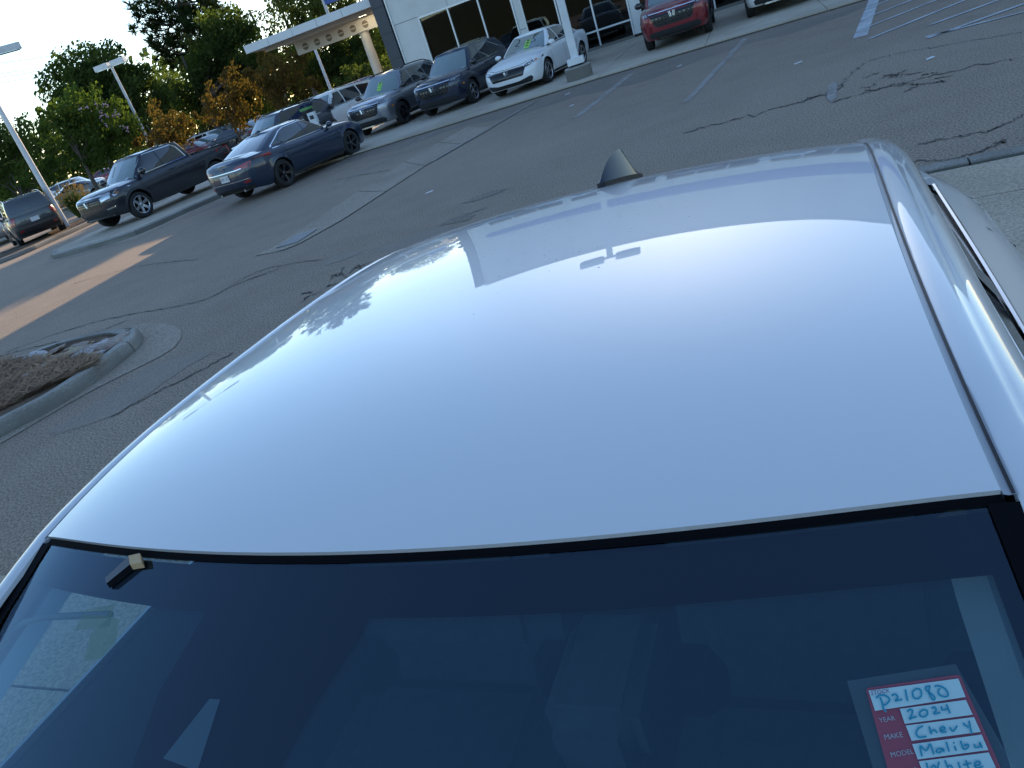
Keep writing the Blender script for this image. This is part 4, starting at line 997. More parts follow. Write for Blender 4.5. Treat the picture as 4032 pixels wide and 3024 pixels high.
# side glass and chrome
UP = [(-.66, .742, 1.20), (-.35, .700, 1.325), (-.05, .676, 1.388), (.25, .661, 1.400), (.55, .652, 1.399), (.8, .6455, 1.397), (1.15, .636, 1.365), (1.45, .642, 1.298), (1.72, .69, 1.205)]
def upx(y): return interp([(a, b_) for a, b_, c_ in UP], y)
def upz(y): return interp([(a, c_) for a, b_, c_ in UP], y)
def blx(y): return interp([(-.75, .775), (0, .765), (1, .752), (1.8, .725)], y)
def blz(y): return interp([(-.75, 1.165), (.2, 1.185), (1, 1.19), (1.8, 1.20)], y)
M['sideglass'] = thin_glass('sideglass', (.62, .74, .72), 1.5)
for sg in (1, -1):
    for nm, y0, y1 in (('front_side_window', -.62, .755), ('rear_side_window', .855, 1.66)):
        b = MB(); n = 16; r0 = []; r1 = []; r2 = []
        for k in range(n+1):
            y = lerp(y0, y1, k/n); r0.append(K(sg*(blx(y)-.004), y, blz(y))); r2.append(K(sg*(upx(y)-.004), y, upz(y)-.006)); r1.append((r0[-1]+r2[-1])/2+Vector((0, sg*.012, 0)))
        b.grid([r0, r1, r2]); b.build(nm, 'sideglass' if sg < 0 and nm[0] == 'f' else 'dark_opening', nroot, smooth=True, angle=80, fix=True)
    b = MB(); b.grid([[K(sg*(blx(y)+.001), y, blz(y)), K(sg*(upx(y)*.5+blx(y)*.5+.013), y, (blz(y)+upz(y))/2), K(sg*(upx(y)+.001), y, upz(y)-.004)] for y in (.745, .80, .865)])
    b.build('centre_pillar', 'dark_opening', nroot, smooth=True, fix=True)
    for nm, y0, y1 in (('upper_chrome', -.64, .79), ('upper_chrome', .80, 1.70)):
        b = MB(); pts = [K(sg*(upx(y)+.003), y, upz(y)) for y in [lerp(y0, y1, k/16) for k in range(17)]]
        b.grid([[p+Vector((0, sg*a, c_)) for p in pts] for a, c_ in ((0, .008), (.004, .007), (.007, .0), (.004, -.009), (-.004, -.012))]); b.build(nm, 'chrome_trim', nroot, smooth=True, fix=True)
    for nm, y0, y1 in (('belt_chrome', -.66, .80), ('belt_chrome', .81, 1.74)):
        b = MB(); pts = [K(sg*(blx(y)-.003), y, blz(y)) for y in [lerp(y0, y1, k/14) for k in range(15)]]
        b.grid([[p+Vector((0, sg*a, c_)) for p in pts] for a, c_ in ((-.002, .0), (.0, .006), (.006, .007), (.012, -.002), (.010, -.014))]); b.build(nm, 'chrome_trim', nroot, smooth=True, fix=True)
    b = MB(); b.grid([[K(sg*(upx(y)-.01), y, upz(y)+.0) for y in ysr if -.6 < y < 1.6], [K(sg*(upx(y)-.004), y, upz(y)+.010) for y in ysr if -.6 < y < 1.6]]); b.build('door_seal', 'black', nroot, fix=True)
    # door card below the glass, rear pillar
    b = MB(); b.grid([[K(sg*.74, y, 1.175), K(sg*.72, y, .95), K(sg*.70, y, .55)] for y in (-.7, 0, .8, 1.7)]); b.build('door_card', 'plastic', nroot, fix=True)
    b = MB(); b.grid([[K(sg*(upx(y)+.004), y, upz(y)+.004), K(sg*(redge(y)[0]+.062*1.3), y, max(redge(y)[1]-.085, upz(y)+.006))] for y in (1.3, 1.45, 1.6, 1.72)]+[[K(sg*.715, 1.74, 1.19), K(sg*.66, 2.0, 1.16)]]); b.build('rear_pillar', 'white_paint', nroot, smooth=True, fix=True)
    MB().tube([K(sg*.905, 1.36, .90), K(sg*.938, 1.40, .905), K(sg*.938, 1.56, .905), K(sg*.90, 1.60, .90)], .016, 8).build('door_handle', 'chrome', nroot, smooth=True)
    MB().tube([K(sg*.92, .40, .90), K(sg*.948, .44, .905), K(sg*.948, .60, .905), K(sg*.92, .64, .90)], .016, 8).build('door_handle', 'chrome', nroot, smooth=True)
    b = MB(); b.ico((0, 0, 0), 1, 2, 0, (.09, .13, .085)); o = b.build('mirror', 'white_paint', nroot, smooth=True, angle=80); o.location = K(sg*.98, -.52, 1.19)
nc.seams([[(-.72, 1.0), (-.70, .6), (-.72, .25)], [(.58, 1.0), (.60, .6), (.55, .25)], [(-1.62, 1.0), (-1.70, .8), (-1.3, .3)]])
nc.frontp([(.40, .80), (.80, .86), (.84, .76), (.42, .72)], 'tail_lamp', 'tail', .01, mirror=True, sgn=-1)
nc.frontp([(.50, .72), (.84, .80), (.84, .72), (.54, .66)], 'headlight', 'lens', .01, mirror=True); nc.frontp([(-.5, .62), (.5, .62), (.44, .34), (-.44, .34)], 'grille', 'grille', .01)
# shark fin
b = MB(); prof = []
fy, fl, fh = 1.15, .168, .070
sect = []
for k in range(25):
    t = k/24; zt = fh*(math.sin(min(t/.80, 1)*math.pi/2)**.85 if t < .80 else max(0.0, 1-((t-.80)/.20)**.6*.88)); sect.append((t, zt))
rows = []
for t, h in sect:
    hw = .026*(math.sin(math.pi*min(1, (t*.62+.10)))**.9)
    y = fy+fl*t; z0 = zroof(0, y)+.008; row = []
    for q in (-1, -.92, -.62, -.36, -.18, 0, .18, .36, .62, .92, 1):
        a = abs(q); zz = h*(1-a)**.95 if h > 0 else 0; row.append(K(.018+math.copysign(hw*a, q)+(y-fy-fl/2)*.25, y, z0+zz))
    rows.append(row)
b.grid(rows); M['fin'] = mat('fin_paint', (.025, .032, .042), .38, .1, coat=.35)
fin = b.build('roof_antenna', 'fin', nroot, smooth=True, angle=70, fix=True)
b = MB(); ring = [[], []]
for k in range(32):
    a = 2*math.pi*k/32; t = .5+.52*math.cos(a); hw = .0275*(max(0, math.sin(math.pi*min(1, max(0, t*.62+.10))))**.9)*(1 if abs(t-.5) < .51 else .6); y = fy+fl*t
    x = math.copysign(hw, math.sin(a)) if abs(math.sin(a)) > .02 else 0
    x += (y-fy-fl/2)*.25; ring[0].append(K(.018+x, y, zroof(x, y)-.002)); ring[1].append(K(.018+x*.98, y, zroof(x, y)+.0105))
b.grid([r_+r_[:1] for r_ in ring]); b.add(ring[1], [tuple(range(32))]); b.build('antenna_base', 'black', fin, fix=True)
# water drops on the paint
rd = random.Random(21); b = MB()
for k in range(170):
    x, y = rd.gauss(.02, .11), rd.gauss(.80, .13)
    if abs(x) > .5: continue
    b.ico(K(x, y, zroof(x, y)), rd.uniform(.0007, .0017), 1, 0, (1, 1, .5))
M['drop'] = mat('water_drop', (.25, .28, .32), .05, coat=1); d_ = b.build('water_drops', 'drop', nroot, smooth=True); d_['kind'] = 'stuff'
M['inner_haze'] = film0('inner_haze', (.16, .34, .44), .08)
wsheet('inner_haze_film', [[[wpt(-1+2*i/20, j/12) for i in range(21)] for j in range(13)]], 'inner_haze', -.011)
# cabin
M['trimpale'] = noisy('trim_pale', (.30, .34, .34), (.34, .38, .38), 20, .7); M['fabric'] = noisy('seat_fabric', (.035, .042, .05), (.05, .058, .066), 30, .9); M['trimgrey'] = noisy('trim_grey', (.12, .13, .12), (.14, .15, .14), 20, .7)
def cushion(c, d, rx=0, sub=2):
    bm = bmesh.new(); bmesh.ops.create_cube(bm, size=1)
    bmesh.ops.bevel(bm, geom=bm.edges[:], offset=.16, segments=3, affect='EDGES')
    mt_ = Matrix.Rotation(rx, 3, 'Y'); b = MB(); b.add([mt_ @ Vector((v.co.x*d[1], v.co.y*d[0], v.co.z*d[2]))+c for v in bm.verts], [tuple(v.index for v in f.verts) for f in bm.faces]); bm.free(); return b
for sx in (.37, -.37):
    seat = cushion(K(sx, .22, .63), (.52, .52, .20)).build('front_seat', 'fabric', nroot, smooth=True, angle=60)
    cushion(K(sx, .60, 1.0), (.50, .16, .66), -.35).build('backrest', 'fabric', seat, smooth=True, angle=60)
    cushion(K(sx, .74, 1.375), (.26, .10, .17), -.25).build('headrest', 'fabric', seat, smooth=True, angle=60)
cushion(K(0, 1.45, .65), (1.3, .5, .22)).build('rear_bench', 'fabric', nroot, smooth=True, angle=60); cushion(K(0, 1.78, 1.0), (1.25, .16, .6), -.4).build('rear_backrest', 'fabric', nroot, smooth=True, angle=60)
cushion(K(-.05, .46, .70), (.19, .34, .15)).build('armrest', 'trimgrey', nroot, smooth=True, angle=60)
MB().box(K(0, .1, .50), (1.5, .26, .3)).build('centre_console', 'plastic', nroot); MB().box(K(0, .5, .36), (3.0, 1.42, .06)).build('cabin_floor', 'fabric', nroot)
b = MB(); b.grid([[K(x, y, z) for x in (-.72, -.4, 0, .4, .72)] for y, z in ((-1.12, .99), (-.85, 1.02), (-.55, 1.0), (-.45, .92), (-.42, .70))]); b.build('dashboard', 'plastic', nroot, smooth=True)
b = MB(); b.grid([[K(u*.53, y, zroof(u*.53, y)-.035) for u in (-1, -.5, 0, .5, 1)] for y in (.02, .4, .8, 1.25)]); b.build('headliner', 'trimgrey', nroot, smooth=True)
for sg in (1, -1):
    b = MB(); b.grid([[K(sg*(redge(y)[0]-.058), y, redge(y)[1]-.055), K(sg*(redge(y)[0]-.035), y, redge(y)[1]-.04), K(sg*(redge(y)[0]-.005), y, redge(y)[1]-.05), K(sg*(redge(y)[0]+.02), y, redge(y)[1]-.09)] for y in (-1.0, -.7, -.4, -.2, -.05, .03)]); b.build('pillar_trim', 'trimpale', nroot, smooth=True)
# ---- things on the windshield: ray from the camera meets the glass
def whit(px, py):
    d = ray(px, py); o = CAMP
    def loc(t):
        p = o+d*t-CARM; return p.dot(CLF), p.dot(CAX), p.z
    t0, t1 = .2, 1.4
    for k in range(120):
        t = t0+(t1-t0)*k/119; x, y, z = loc(t)
        if z < zws(x, y):
            lo, hi = t-(t1-t0)/119, t
            for _ in range(24):
                mid = (lo+hi)/2; x, y, z = loc(mid)
                if z < zws(x, y): hi = mid
                else: lo = mid
            break
    return x, y
def zs4(p): return (3200+p[0]/2.6587, 2400+p[1]/2.6587)
def glassp(p, dz): x, y = whit(*p); return CF(x, y, zws(x, y)+dz)
stk = empty('stock_card', glassp((3650, 2850), -.004), label='red and white stock card with blue handwriting in a clear sleeve on the windshield', cat='card')
so_ = stk.location.copy()
def polyglass(name, poly, mt, dz, parent, n=5, px=False):
    """poly of 4 corner pixels -> curved sheet on the glass"""
    q = [p if px else zs4(p) for p in poly]; b = MB()
    if len(q) == 4:
        b.grid([[glassp((lerp(lerp(q[0][0], q[1][0], i/n), lerp(q[3][0], q[2][0], i/n), j/n), lerp(lerp(q[0][1], q[1][1], i/n), lerp(q[3][1], q[2][1], i/n), j/n)), dz)-so_ for i in range(n+1)] for j in range(n+1)])
    else: b.add([glassp(p, dz)-so_ for p in q], [tuple(range(len(q)))])
    return b.build(name, mt, parent, fix=True)
film = film0
M['sleeve'] = film('clear_sleeve', (.55, .6, .62), .13); M['card_red'] = noisy('card_red', (.52, .05, .07), (.56, .06, .08), 30, .7); M['card_white'] = noisy('card_white', (.86, .86, .84), (.9, .9, .88), 30, .7)
M['ink'] = mat('blue_ink', (.0, .34, .48), .7); M['print'] = mat('print_grey', (.62, .5, .52), .7); M['print2'] = mat('print_purple', (.30, .07, .18), .7)
polyglass('sleeve', [(345, 672), (1490, 492), (2300, 1900), (760, 2050)], 'sleeve', -.0075, stk)
card = polyglass('card', rounded([(543, 762), (1535, 615), (2090, 1880), (880, 1985)], 40), 'card_red', -.0060, stk)
flds = [[(577, 800), (1520, 672), (1597, 865), (645, 1012)], [(905, 990), (1600, 895), (1672, 1050), (958, 1148)], [(968, 1165), (1685, 1075), (1755, 1230), (1030, 1325)], [(1035, 1360), (1765, 1258), (1835, 1420), (1095, 1520)], [(1105, 1540), (1840, 1445), (1915, 1605), (1165, 1710)], [(1180, 1722), (1925, 1635), (1990, 1795), (1240, 1895)]]
for f in flds: polyglass('field', f, 'card_white', -.0048, stk)
def stroke(pts, w, dz, mt, name):
    P_ = catmull([(p[0], p[1]) for p in pts], 4) if len(pts) > 2 else [Vector(p) for p in pts]; A, B = [], []
    for i in range(len(P_)):
        d = (P_[min(i+1, len(P_)-1)]-P_[max(i-1, 0)]); d = d.normalized() if d.length > 0 else Vector((1, 0)); q = Vector((-d.y, d.x))*w/2
        A.append(glassp(zs4(P_[i]+q), dz)-so_); B.append(glassp(zs4(P_[i]-q), dz)-so_)
    return MB().grid([A, B])
HW = {'stock_number': [[(655, 890), (700, 860), (760, 865), (800, 905), (770, 950), (735, 965)], [(700, 880), (725, 950), (735, 1000), (765, 1035)], [(820, 865), (860, 850), (885, 880), (860, 920), (885, 913), (935, 905)], [(965, 800), (975, 850), (990, 920)], [(1080, 790), (1040, 830), (1060, 890), (1110, 890), (1135, 850), (1120, 800), (1080, 790)], [(1225, 760), (1180, 775), (1190, 810), (1245, 850), (1275, 885), (1262, 910), (1238, 885), (1212, 820), (1225, 760)], [(1270, 770), (1310, 760), (1380, 790), (1415, 850), (1390, 875), (1330, 860), (1310, 820), (1330, 785)]],
 'year': [[(985, 1035), (1010, 1010), (1040, 1020), (1030, 1070), (1010, 1110), (1040, 1095), (1085, 1085)], [(1160, 1010), (1120, 1035), (1120, 1075), (1160, 1085), (1195, 1060), (1190, 1020), (1160, 1010)], [(1240, 1000), (1270, 985), (1290, 1010), (1265, 1050), (1290, 1052), (1335, 1040)], [(1345, 975), (1352, 1012), (1412, 1002)], [(1395, 955), (1415, 1000), (1435, 1050)]],
 'make': [[(1150, 1180), (1100, 1210), (1080, 1260), (1110, 1300), (1190, 1290)], [(1215, 1185), (1225, 1230), (1240, 1270)], [(1235, 1240), (1270, 1225), (1300, 1255)], [(1330, 1230), (1380, 1215), (1370, 1190), (1335, 1205), (1345, 1245), (1400, 1240)], [(1430, 1195), (1465, 1235), (1510, 1180)], [(1570, 1150), (1595, 1175), (1630, 1195)], [(1635, 1125), (1645, 1190), (1665, 1265)]],
 'model': [[(1140, 1500), (1120, 1390), (1185, 1440), (1225, 1370), (1265, 1480)], [(1360, 1420), (1310, 1420), (1290, 1450), (1330, 1460), (1360, 1420), (1372, 1455)], [(1395, 1345), (1410, 1400), (1425, 1450)], [(1480, 1390), (1490, 1415), (1500, 1440)], [(1470, 1350), (1475, 1358), (1480, 1366)], [(1545, 1335), (1575, 1420), (1620, 1410), (1625, 1375), (1575, 1385)], [(1690, 1370), (1700, 1405), (1750, 1395), (1745, 1350), (1772, 1412)]],
 'colour': [[(1185, 1565), (1215, 1650), (1265, 1590), (1295, 1640), (1320, 1555)], [(1380, 1540), (1400, 1590), (1420, 1640)], [(1410, 1610), (1440, 1595), (1465, 1630)], [(1520, 1560), (1530, 1595), (1545, 1630)], [(1600, 1540), (1615, 1585), (1630, 1630)], [(1570, 1590), (1615, 1580), (1660, 1570)], [(1690, 1600), (1750, 1580), (1735, 1550), (1695, 1570), (1710, 1620), (1785, 1605)]]}
for nm, ss in HW.items():
    b = MB()
    for s_ in ss: q = stroke(s_, 20, -.0036, 'ink', nm); b.add(q.v, q.f)
    b.build('handwriting', 'ink', stk)['kind'] = 'stuff'
def gtext(txt, quad, mt, dz):
    cu = bpy.data.curves.new('t', 'FONT'); cu.body = txt; cu.resolution_u = 2; to = bpy.data.objects.new('t', cu); COL.objects.link(to)
    bpy.context.view_layer.update(); dg = bpy.context.evaluated_depsgraph_get(); me = bpy.data.meshes.new_from_object(to.evaluated_get(dg)); bpy.data.objects.remove(to)
    xs = [v.co.x for v in me.vertices]; ys = [v.co.y for v in me.vertices]; x0, x1, y0, y1 = min(xs), max(xs), min(ys), max(ys); b = MB(); vs = []
    for v in me.vertices:
        f, g_ = (v.co.x-x0)/(x1-x0), 1-(v.co.y-y0)/(y1-y0)
        a = Vector(quad[0]).lerp(Vector(quad[1]), f); c_ = Vector(quad[3]).lerp(Vector(quad[2]), f); vs.append(glassp(zs4(a.lerp(c_, g_)), dz)-so_)
    b.add(vs, [tuple(p.vertices) for p in me.polygons]); bpy.data.meshes.remove(me); b.build('printed_word', mt, stk)['kind'] = 'stuff'
gtext('STOCK', [(600, 812), (795, 785), (803, 825), (608, 858)], 'print2', -.0040)
gtext('YEAR', [(678, 1085), (845, 1058), (862, 1105), (695, 1135)], 'print', -.0050); gtext('MAKE', [(735, 1258), (925, 1228), (943, 1282), (752, 1315)], 'print', -.0050)
gtext('MODEL', [(802, 1443), (1040, 1405), (1058, 1455), (820, 1500)], 'print', -.0050); gtext('COLOR', [(865, 1635), (1085, 1598), (1105, 1650), (885, 1690)], 'print', -.0050)
# small dark block with a tan end, and the tags behind the glass
M['tan'] = mat('tan_card', (.50, .33, .17), .6); M['olive'] = film('olive_tag', (.30, .28, .07), .55)
blk = empty('windshield_block', glassp((500, 2265), 0), label='small dark block with a tan end stuck to the top of the windshield', cat='block')
so_ = blk.location.copy()
def lift(p, dz): return glassp(p, dz)-so_
a0, a1, a2, a3 = lift((430, 2300), .002), lift((436, 2322), .002), lift((527, 2248), .002), lift((522, 2215), .002)
b = MB(); up = Vector((0, 0, .008)); vs = [a0, a1, a2, a3]+[v+up for v in (a0, a1, a2, a3)]
b.add(vs, [(0, 1, 2, 3), (4, 7, 6, 5), (0, 4, 5, 1), (1, 5, 6, 2), (2, 6, 7, 3), (3, 7, 4, 0)]); b.build('block_body', 'gloss_black', blk, fix=True)
t0 = [lift(p, .010) for p in ((522, 2213), (566, 2203), (574, 2240), (528, 2248))]; b = MB(); b.add(t0+[v-up for v in t0], [(0, 1, 2, 3), (4, 7, 6, 5), (0, 4, 5, 1), (1, 5, 6, 2), (2, 6, 7, 3), (3, 7, 4, 0)]); b.build('tan_end', 'tan', blk, fix=True)
tg = empty('paper_tag', glassp((360, 2440), -.02), label='olive translucent folded paper tag hanging behind the windshield glass', cat='paper tag'); so_ = tg.location.copy()
for q in (((312, 2362), (425, 2338), (402, 2428), (262, 2447)), ((330, 2452), (404, 2392), (442, 2398), (426, 2494)), ((330, 2452), (426, 2494), (372, 2552), (300, 2566))):
    b = MB(); b.add([lift(p, -.016) for p in q], [(0, 1, 2, 3)]); b.build('leaf', 'olive', tg, fix=True)
b = MB(); b.tube([K(*(lambda q: (q[0], q[1], zws(*q)-.02))(whit(*p))) for p in ((-60, 2475), (0, 2445), (70, 2405), (150, 2385), (260, 2378), (400, 2370))], .0045, 6); b.build('cable', 'trimgrey', nroot, smooth=True)
# ------------------------------------------------------------------ showroom building
M['panel'] = noisy('wall_panel', (.64, .63, .60), (.70, .69, .66), .8, .55, (.58, .57, .54), .6)
M['panel_dark'] = noisy('dark_panel', (.045, .052, .065), (.055, .063, .078), 1.5, .5)
M['blue_band'] = noisy('blue_band', (.015, .07, .30), (.02, .085, .36), 1.0, .35)
M['mullion'] = mat('mullion', (.62, .64, .66), .35, .4)
M['shopglass'] = thin_glass('shopglass', (.38, .42, .43), 1.33)
M['floor_tile'] = noisy('floor_tile', (.10, .10, .10), (.14, .14, .14), 2, .3)
M['interior'] = noisy('interior_wall', (.10, .10, .10), (.14, .13, .12), 1, .8)
BH = 10.7
bld = empty('showroom', FW(0, 0), FANG, 'pale panelled showroom building with white framed windows and a dark corner column', 'building')
# local frame of the building: x = u, y = -w (into the building is +y)
def BX(name, u0, u1, w0, w1, z0, z1, mt, parent=bld, bev=0):
    b = MB(); b.box(((u0+u1)/2, -(w0+w1)/2, (z0+z1)/2), (u1-u0, abs(w1-w0), z1-z0)); return b.build(name, mt, parent)
UE = 22.0
BX('core_wall', -7.3, UE, -24, -23.6, 0, BH-.4, 'interior'); BX('side_wall', -7.3, -7.0, -23.6, -.35, 0, BH-.4, 'panel'); BX('side_wall', UE-.3, UE, -23.6, -.35, 0, BH-.4, 'panel')
BX('roof_deck', -7.3, UE, -24, -.35, BH-.55, BH-.35, 'panel'); BX('showroom_floor', -7.0, UE-.3, -23.6, -.3, APZ, .15, 'floor_tile'); BX('ceiling', -7.0, UE-.3, -23.6, -.4, 3.5, 3.62, 'interior'); BX('back_partition', -7.0, UE-.3, -9.2, -9.0, .15, 3.5, 'interior')
zr = [.0, 1.55, 3.18, 4.72, 6.3, 7.9, 9.3, BH]
def wallpanels(u0, u1, z0, z1, mt='panel', w=.0, nu=None):
    n = nu or max(1, round((u1-u0)/2.5)); zz = [z for z in zr if z0+.05 < z < z1-.05]; zz = [z0]+zz+[z1]
    for i in range(n):
        for j in range(len(zz)-1):
            g = .009; BX('wall_panel', lerp(u0, u1, i/n)+g, lerp(u0, u1, (i+1)/n)-g, w-.06, w, zz[j]+g, zz[j+1]-g, mt)
BX('backing_wall', -7.45, UE, -.35, -.075, 3.2, BH-.05, 'black')
wallpanels(-7.40, -6.25, .15, 3.18); wallpanels(-7.40, UE, 3.18, BH, nu=12); BX('backing_wall', -7.45, -6.25, -.35, -.075, .12, 3.2, 'black')
# dark corner column
for j in range(11): BX('column_panel', -7.95, -7.44, -.55, .14, .12+j*.96+.008, .12+(j+1)*.96-.008, 'panel_dark')
BX('column_core', -7.93, -7.46, -.53, .10, .1, .12+11*.96, 'black')
BX('downpipe', -7.40, -7.34, .0, .05, .15, BH-.3, 'mullion')
groups = [(-6.25, -2.5), (-2.17, 1.65), (2.05, 5.85), (6.25, 10.05), (10.45, 14.25), (14.65, 18.45)]
for gi, (a, b_) in enumerate(groups):
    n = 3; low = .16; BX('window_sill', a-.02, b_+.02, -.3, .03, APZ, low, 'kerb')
    for i in range(n+1):
        u = lerp(a, b_, i/n); BX('mullion', u-.028, u+.028, -.10, .03, low, 3.15, 'mullion')
    BX('transom', a-.028, b_+.028, -.10, .031, 3.10, 3.18, 'mullion')
    tz = [.69] if gi >= 1 else [.69]
    for z in tz:
        for i in range(n): BX('transom', lerp(a, b_, i/n)+.03, lerp(a, b_, (i+1)/n)-.03, -.09, .025, z-.028, z+.028, 'mullion')
    for i in range(n):
        for z0, z1 in ((low, .66), (.72, 3.10)): BX('pane', lerp(a, b_, i/n)+.028, lerp(a, b_, (i+1)/n)-.028, -.045, -.035, z0, z1, 'shopglass')
    nx = groups[gi+1][0] if gi+1 < len(groups) else UE
    BX('backing_wall', b_+.03, nx-.03, -.35, -.075, .12, 3.2, 'black'); wallpanels(b_+.03, nx-.03, .15, 3.18)
# blue wave band above the windows
b = MB(); top = []; bot = []
for k in range(41):
    u = lerp(-6.6, UE, k/40); t = k/40; top.append((u, 5.9+1.5*(t**.8)+.45*math.sin(t*5.0))); bot.append((u, 4.9+.9*t+.25*math.sin(t*6+1)))
b.grid([[(u, -.075, z) for u, z in bot], [(u, -.075, z) for u, z in top]]); b.grid([[(u, -.005, z) for u, z in top], [(u, -.075, z) for u, z in top]]); b.grid([[(u, -.075, z) for u, z in bot], [(u, -.005, z) for u, z in bot]])
b.build('blue_band', 'blue_band', bld, fix=True)
BX('parapet_cap', -7.42, UE+.02, -.42, .05, BH, BH+.12, 'panel')
# ------------------------------------------------------------------ canopy
CZ = 4.10
Rf, Lf = G(1452, 29, CZ), G(970, 213, CZ); cu_ = (Rf-Lf); clen = cu_.length; cu_.normalize(); cb = Vector((-cu_.y, cu_.x, 0))
if cb.y < 0: cb = -cb
cang = math.atan2(cu_.y, cu_.x)
can = empty('canopy', (Lf.x, Lf.y, 0), cang, 'flat white entrance canopy on round columns beside the showroom', 'canopy')
M['soffit'] = noisy('soffit', (.55, .52, .47), (.60, .57, .52), 1.2, .7); M['fascia'] = noisy('fascia', (.62, .63, .64), (.68, .69, .70), 1.2, .45)
def CX(name, x0, x1, y0, y1, z0, z1, mt): return MB().box(((x0+x1)/2, (y0+y1)/2, (z0+z1)/2), (x1-x0, y1-y0, z1-z0)).build(name, mt, can)
CX('roof_slab', .02, clen+3, .12, 8.4, CZ+.06, CZ+.30, 'soffit')
for i in range(5): CX('fascia_panel', clen*i/5+.01 if i else 0, clen*(i+1)/5-.01 if i < 4 else clen+3, 0, .10, CZ, CZ+.31, 'fascia')
CX('fascia_panel', 0, .1, .11, 8.4, CZ, CZ+.31, 'fascia')
for y in (1.2, 3.9, 6.2): CX('soffit_rib', .2, clen+2.8, y, y+.12, CZ-.12, CZ+.055, 'soffit')
BY = 2.7; CX('beam', .9, clen+2.8, BY-.13, BY+.13, CZ-.62, CZ-.125, 'soffit')
M['hole'] = mat('beam_hole', (.2, .165, .13), .9)
for i in range(11):
    x = clen+1.6-i*.62; b = MB(); b.tube([(x, BY-.137, CZ-.37), (x, BY-.115, CZ-.37)], .15 if abs(i-4) > 0 else .001, 20); b.build('beam_hole', 'hole', can, fix=True)
    if i != 4: MB().box((x, BY-.145, CZ-.37), (.26, .012, .035)).build('hole_bar', 'soffit', can)
for x in (clen-1.75, ):
    MB().tube([(x, BY, 0), (x, BY, CZ-.62)], .21, 24).build('column', 'soffit', can, smooth=True); MB().tube([(x, BY, CZ-.68), (x, BY, CZ-.6)], [.21, .30], 24).build('capital', 'soffit', can, smooth=True)
    MB().tube([(x+.3, BY+4.2, 0), (x+.3, BY+4.2, CZ-.1)], .21, 24).build('column', 'soffit', can, smooth=True)
M['lamp_on'] = mat('lamp_on', (.9, .85, .7), .4, emit=(1, .86, .6), estr=9)
MB().box((clen-1.2, 1.75, CZ-.06), (.34, .34, .05)).build('soffit_light', 'lamp_on', can)
# ------------------------------------------------------------------ lamp posts
def lamp(name, base, h, r, label, heads, rz, sq=False, head=(.95, .42, .16), arm=.12, z0=0.0, group=None):
    o = empty(name, (base.x, base.y, z0), rz, label, 'lamp post', group)
    if sq: MB().box((0, 0, h/2), (r*2, r*2, h)).build('post', 'steel_white', o)
    else: MB().tube([(0, 0, 0), (0, 0, h)], [r, r*.72], 14).build('post', 'steel_white', o, smooth=True)
    for sx in heads:
        x = sx*(arm+head[0]/2); hd = MB(); hx, hy, hz = head[0]/2, head[1]/2, head[2]
        pl = [(-hx, -hy*.8), (-hx*.7, -hy), (hx*.7, -hy), (hx, -hy*.8), (hx, hy*.8), (hx*.7, hy), (-hx*.7, hy), (-hx, hy*.8)]
        hd.prism([(p[0]+x, p[1]) for p in pl], h-.02, h-.02+hz); ho = hd.build('lamp_head', 'steel_white', o, fix=True)
        MB().prism([(p[0]*.85+x, p[1]*.8) for p in pl], h-.05, h-.022).build('lens', 'lens', ho, fix=True)
    MB().tube([(-arm*1.1, 0, h+.05), (arm*1.1, 0, h+.05)], .05, 8).build('arm', 'steel_white', o)
    return o
pb = G(2285, 308, APZ)
lp = lamp('lamp_post', pb, 8.3, .10, 'square white lamp post on a round concrete base in front of the white sedan', (1, -1), FANG+R(8), True, (.85, .42, .20), .2, APZ)
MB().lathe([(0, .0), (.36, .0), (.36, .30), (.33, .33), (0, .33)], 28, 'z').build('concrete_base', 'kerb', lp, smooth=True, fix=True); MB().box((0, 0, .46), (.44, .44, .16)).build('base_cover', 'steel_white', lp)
MB().box((0, 0, .355), (.34, .34, .05)).build('base_plate', 'barrel', lp)
base = G(264, 892, .12); hz = AT(-100, 250, math.hypot(base.x, base.y)).z
lamp('lamp_post', base, hz, .125, 'tall white round lamp post standing in the mulch bed beside the boxy suv', (1, -1), R(26), head=(.95, .42, .22), z0=.1, arm=.85)
D2 = 56.0; t2 = AT(438, 262, D2); lamp('lamp_post', Vector((t2.x, t2.y, 0)), t2.z, .11, 'white lamp post with two flat heads in front of the pink flowering tree', (1, -1), R(-14), head=(.95, .45, .3))
D3 = 58.0; t3 = AT(1262, 250, D3); lamp('lamp_post', Vector((t3.x, t3.y, 0)), 5.4, .12, 'white lamp post seen below the canopy', (1, -1), R(-14), head=(.9, .45, .2))
D4 = 84.0; t4 = AT(1283, 30, D4); sg = empty('sign_pylon', (t4.x, t4.y, 0), math.atan2(-t4.x, t4.y)*-1, 'white pole with a blue sign board rising behind the canopy', 'sign')
MB().tube([(0, 0, 0), (0, 0, 14)], .16, 12).build('pole', 'steel_white', sg, smooth=True)
zt = AT(1325, 4, D4).z; MB().prism([(.1, -.2), (2.3, -.2), (2.3, .0), (.1, 0)], zt-.02, zt+1.6).build('sign_board', 'blue_band', sg, fix=True)
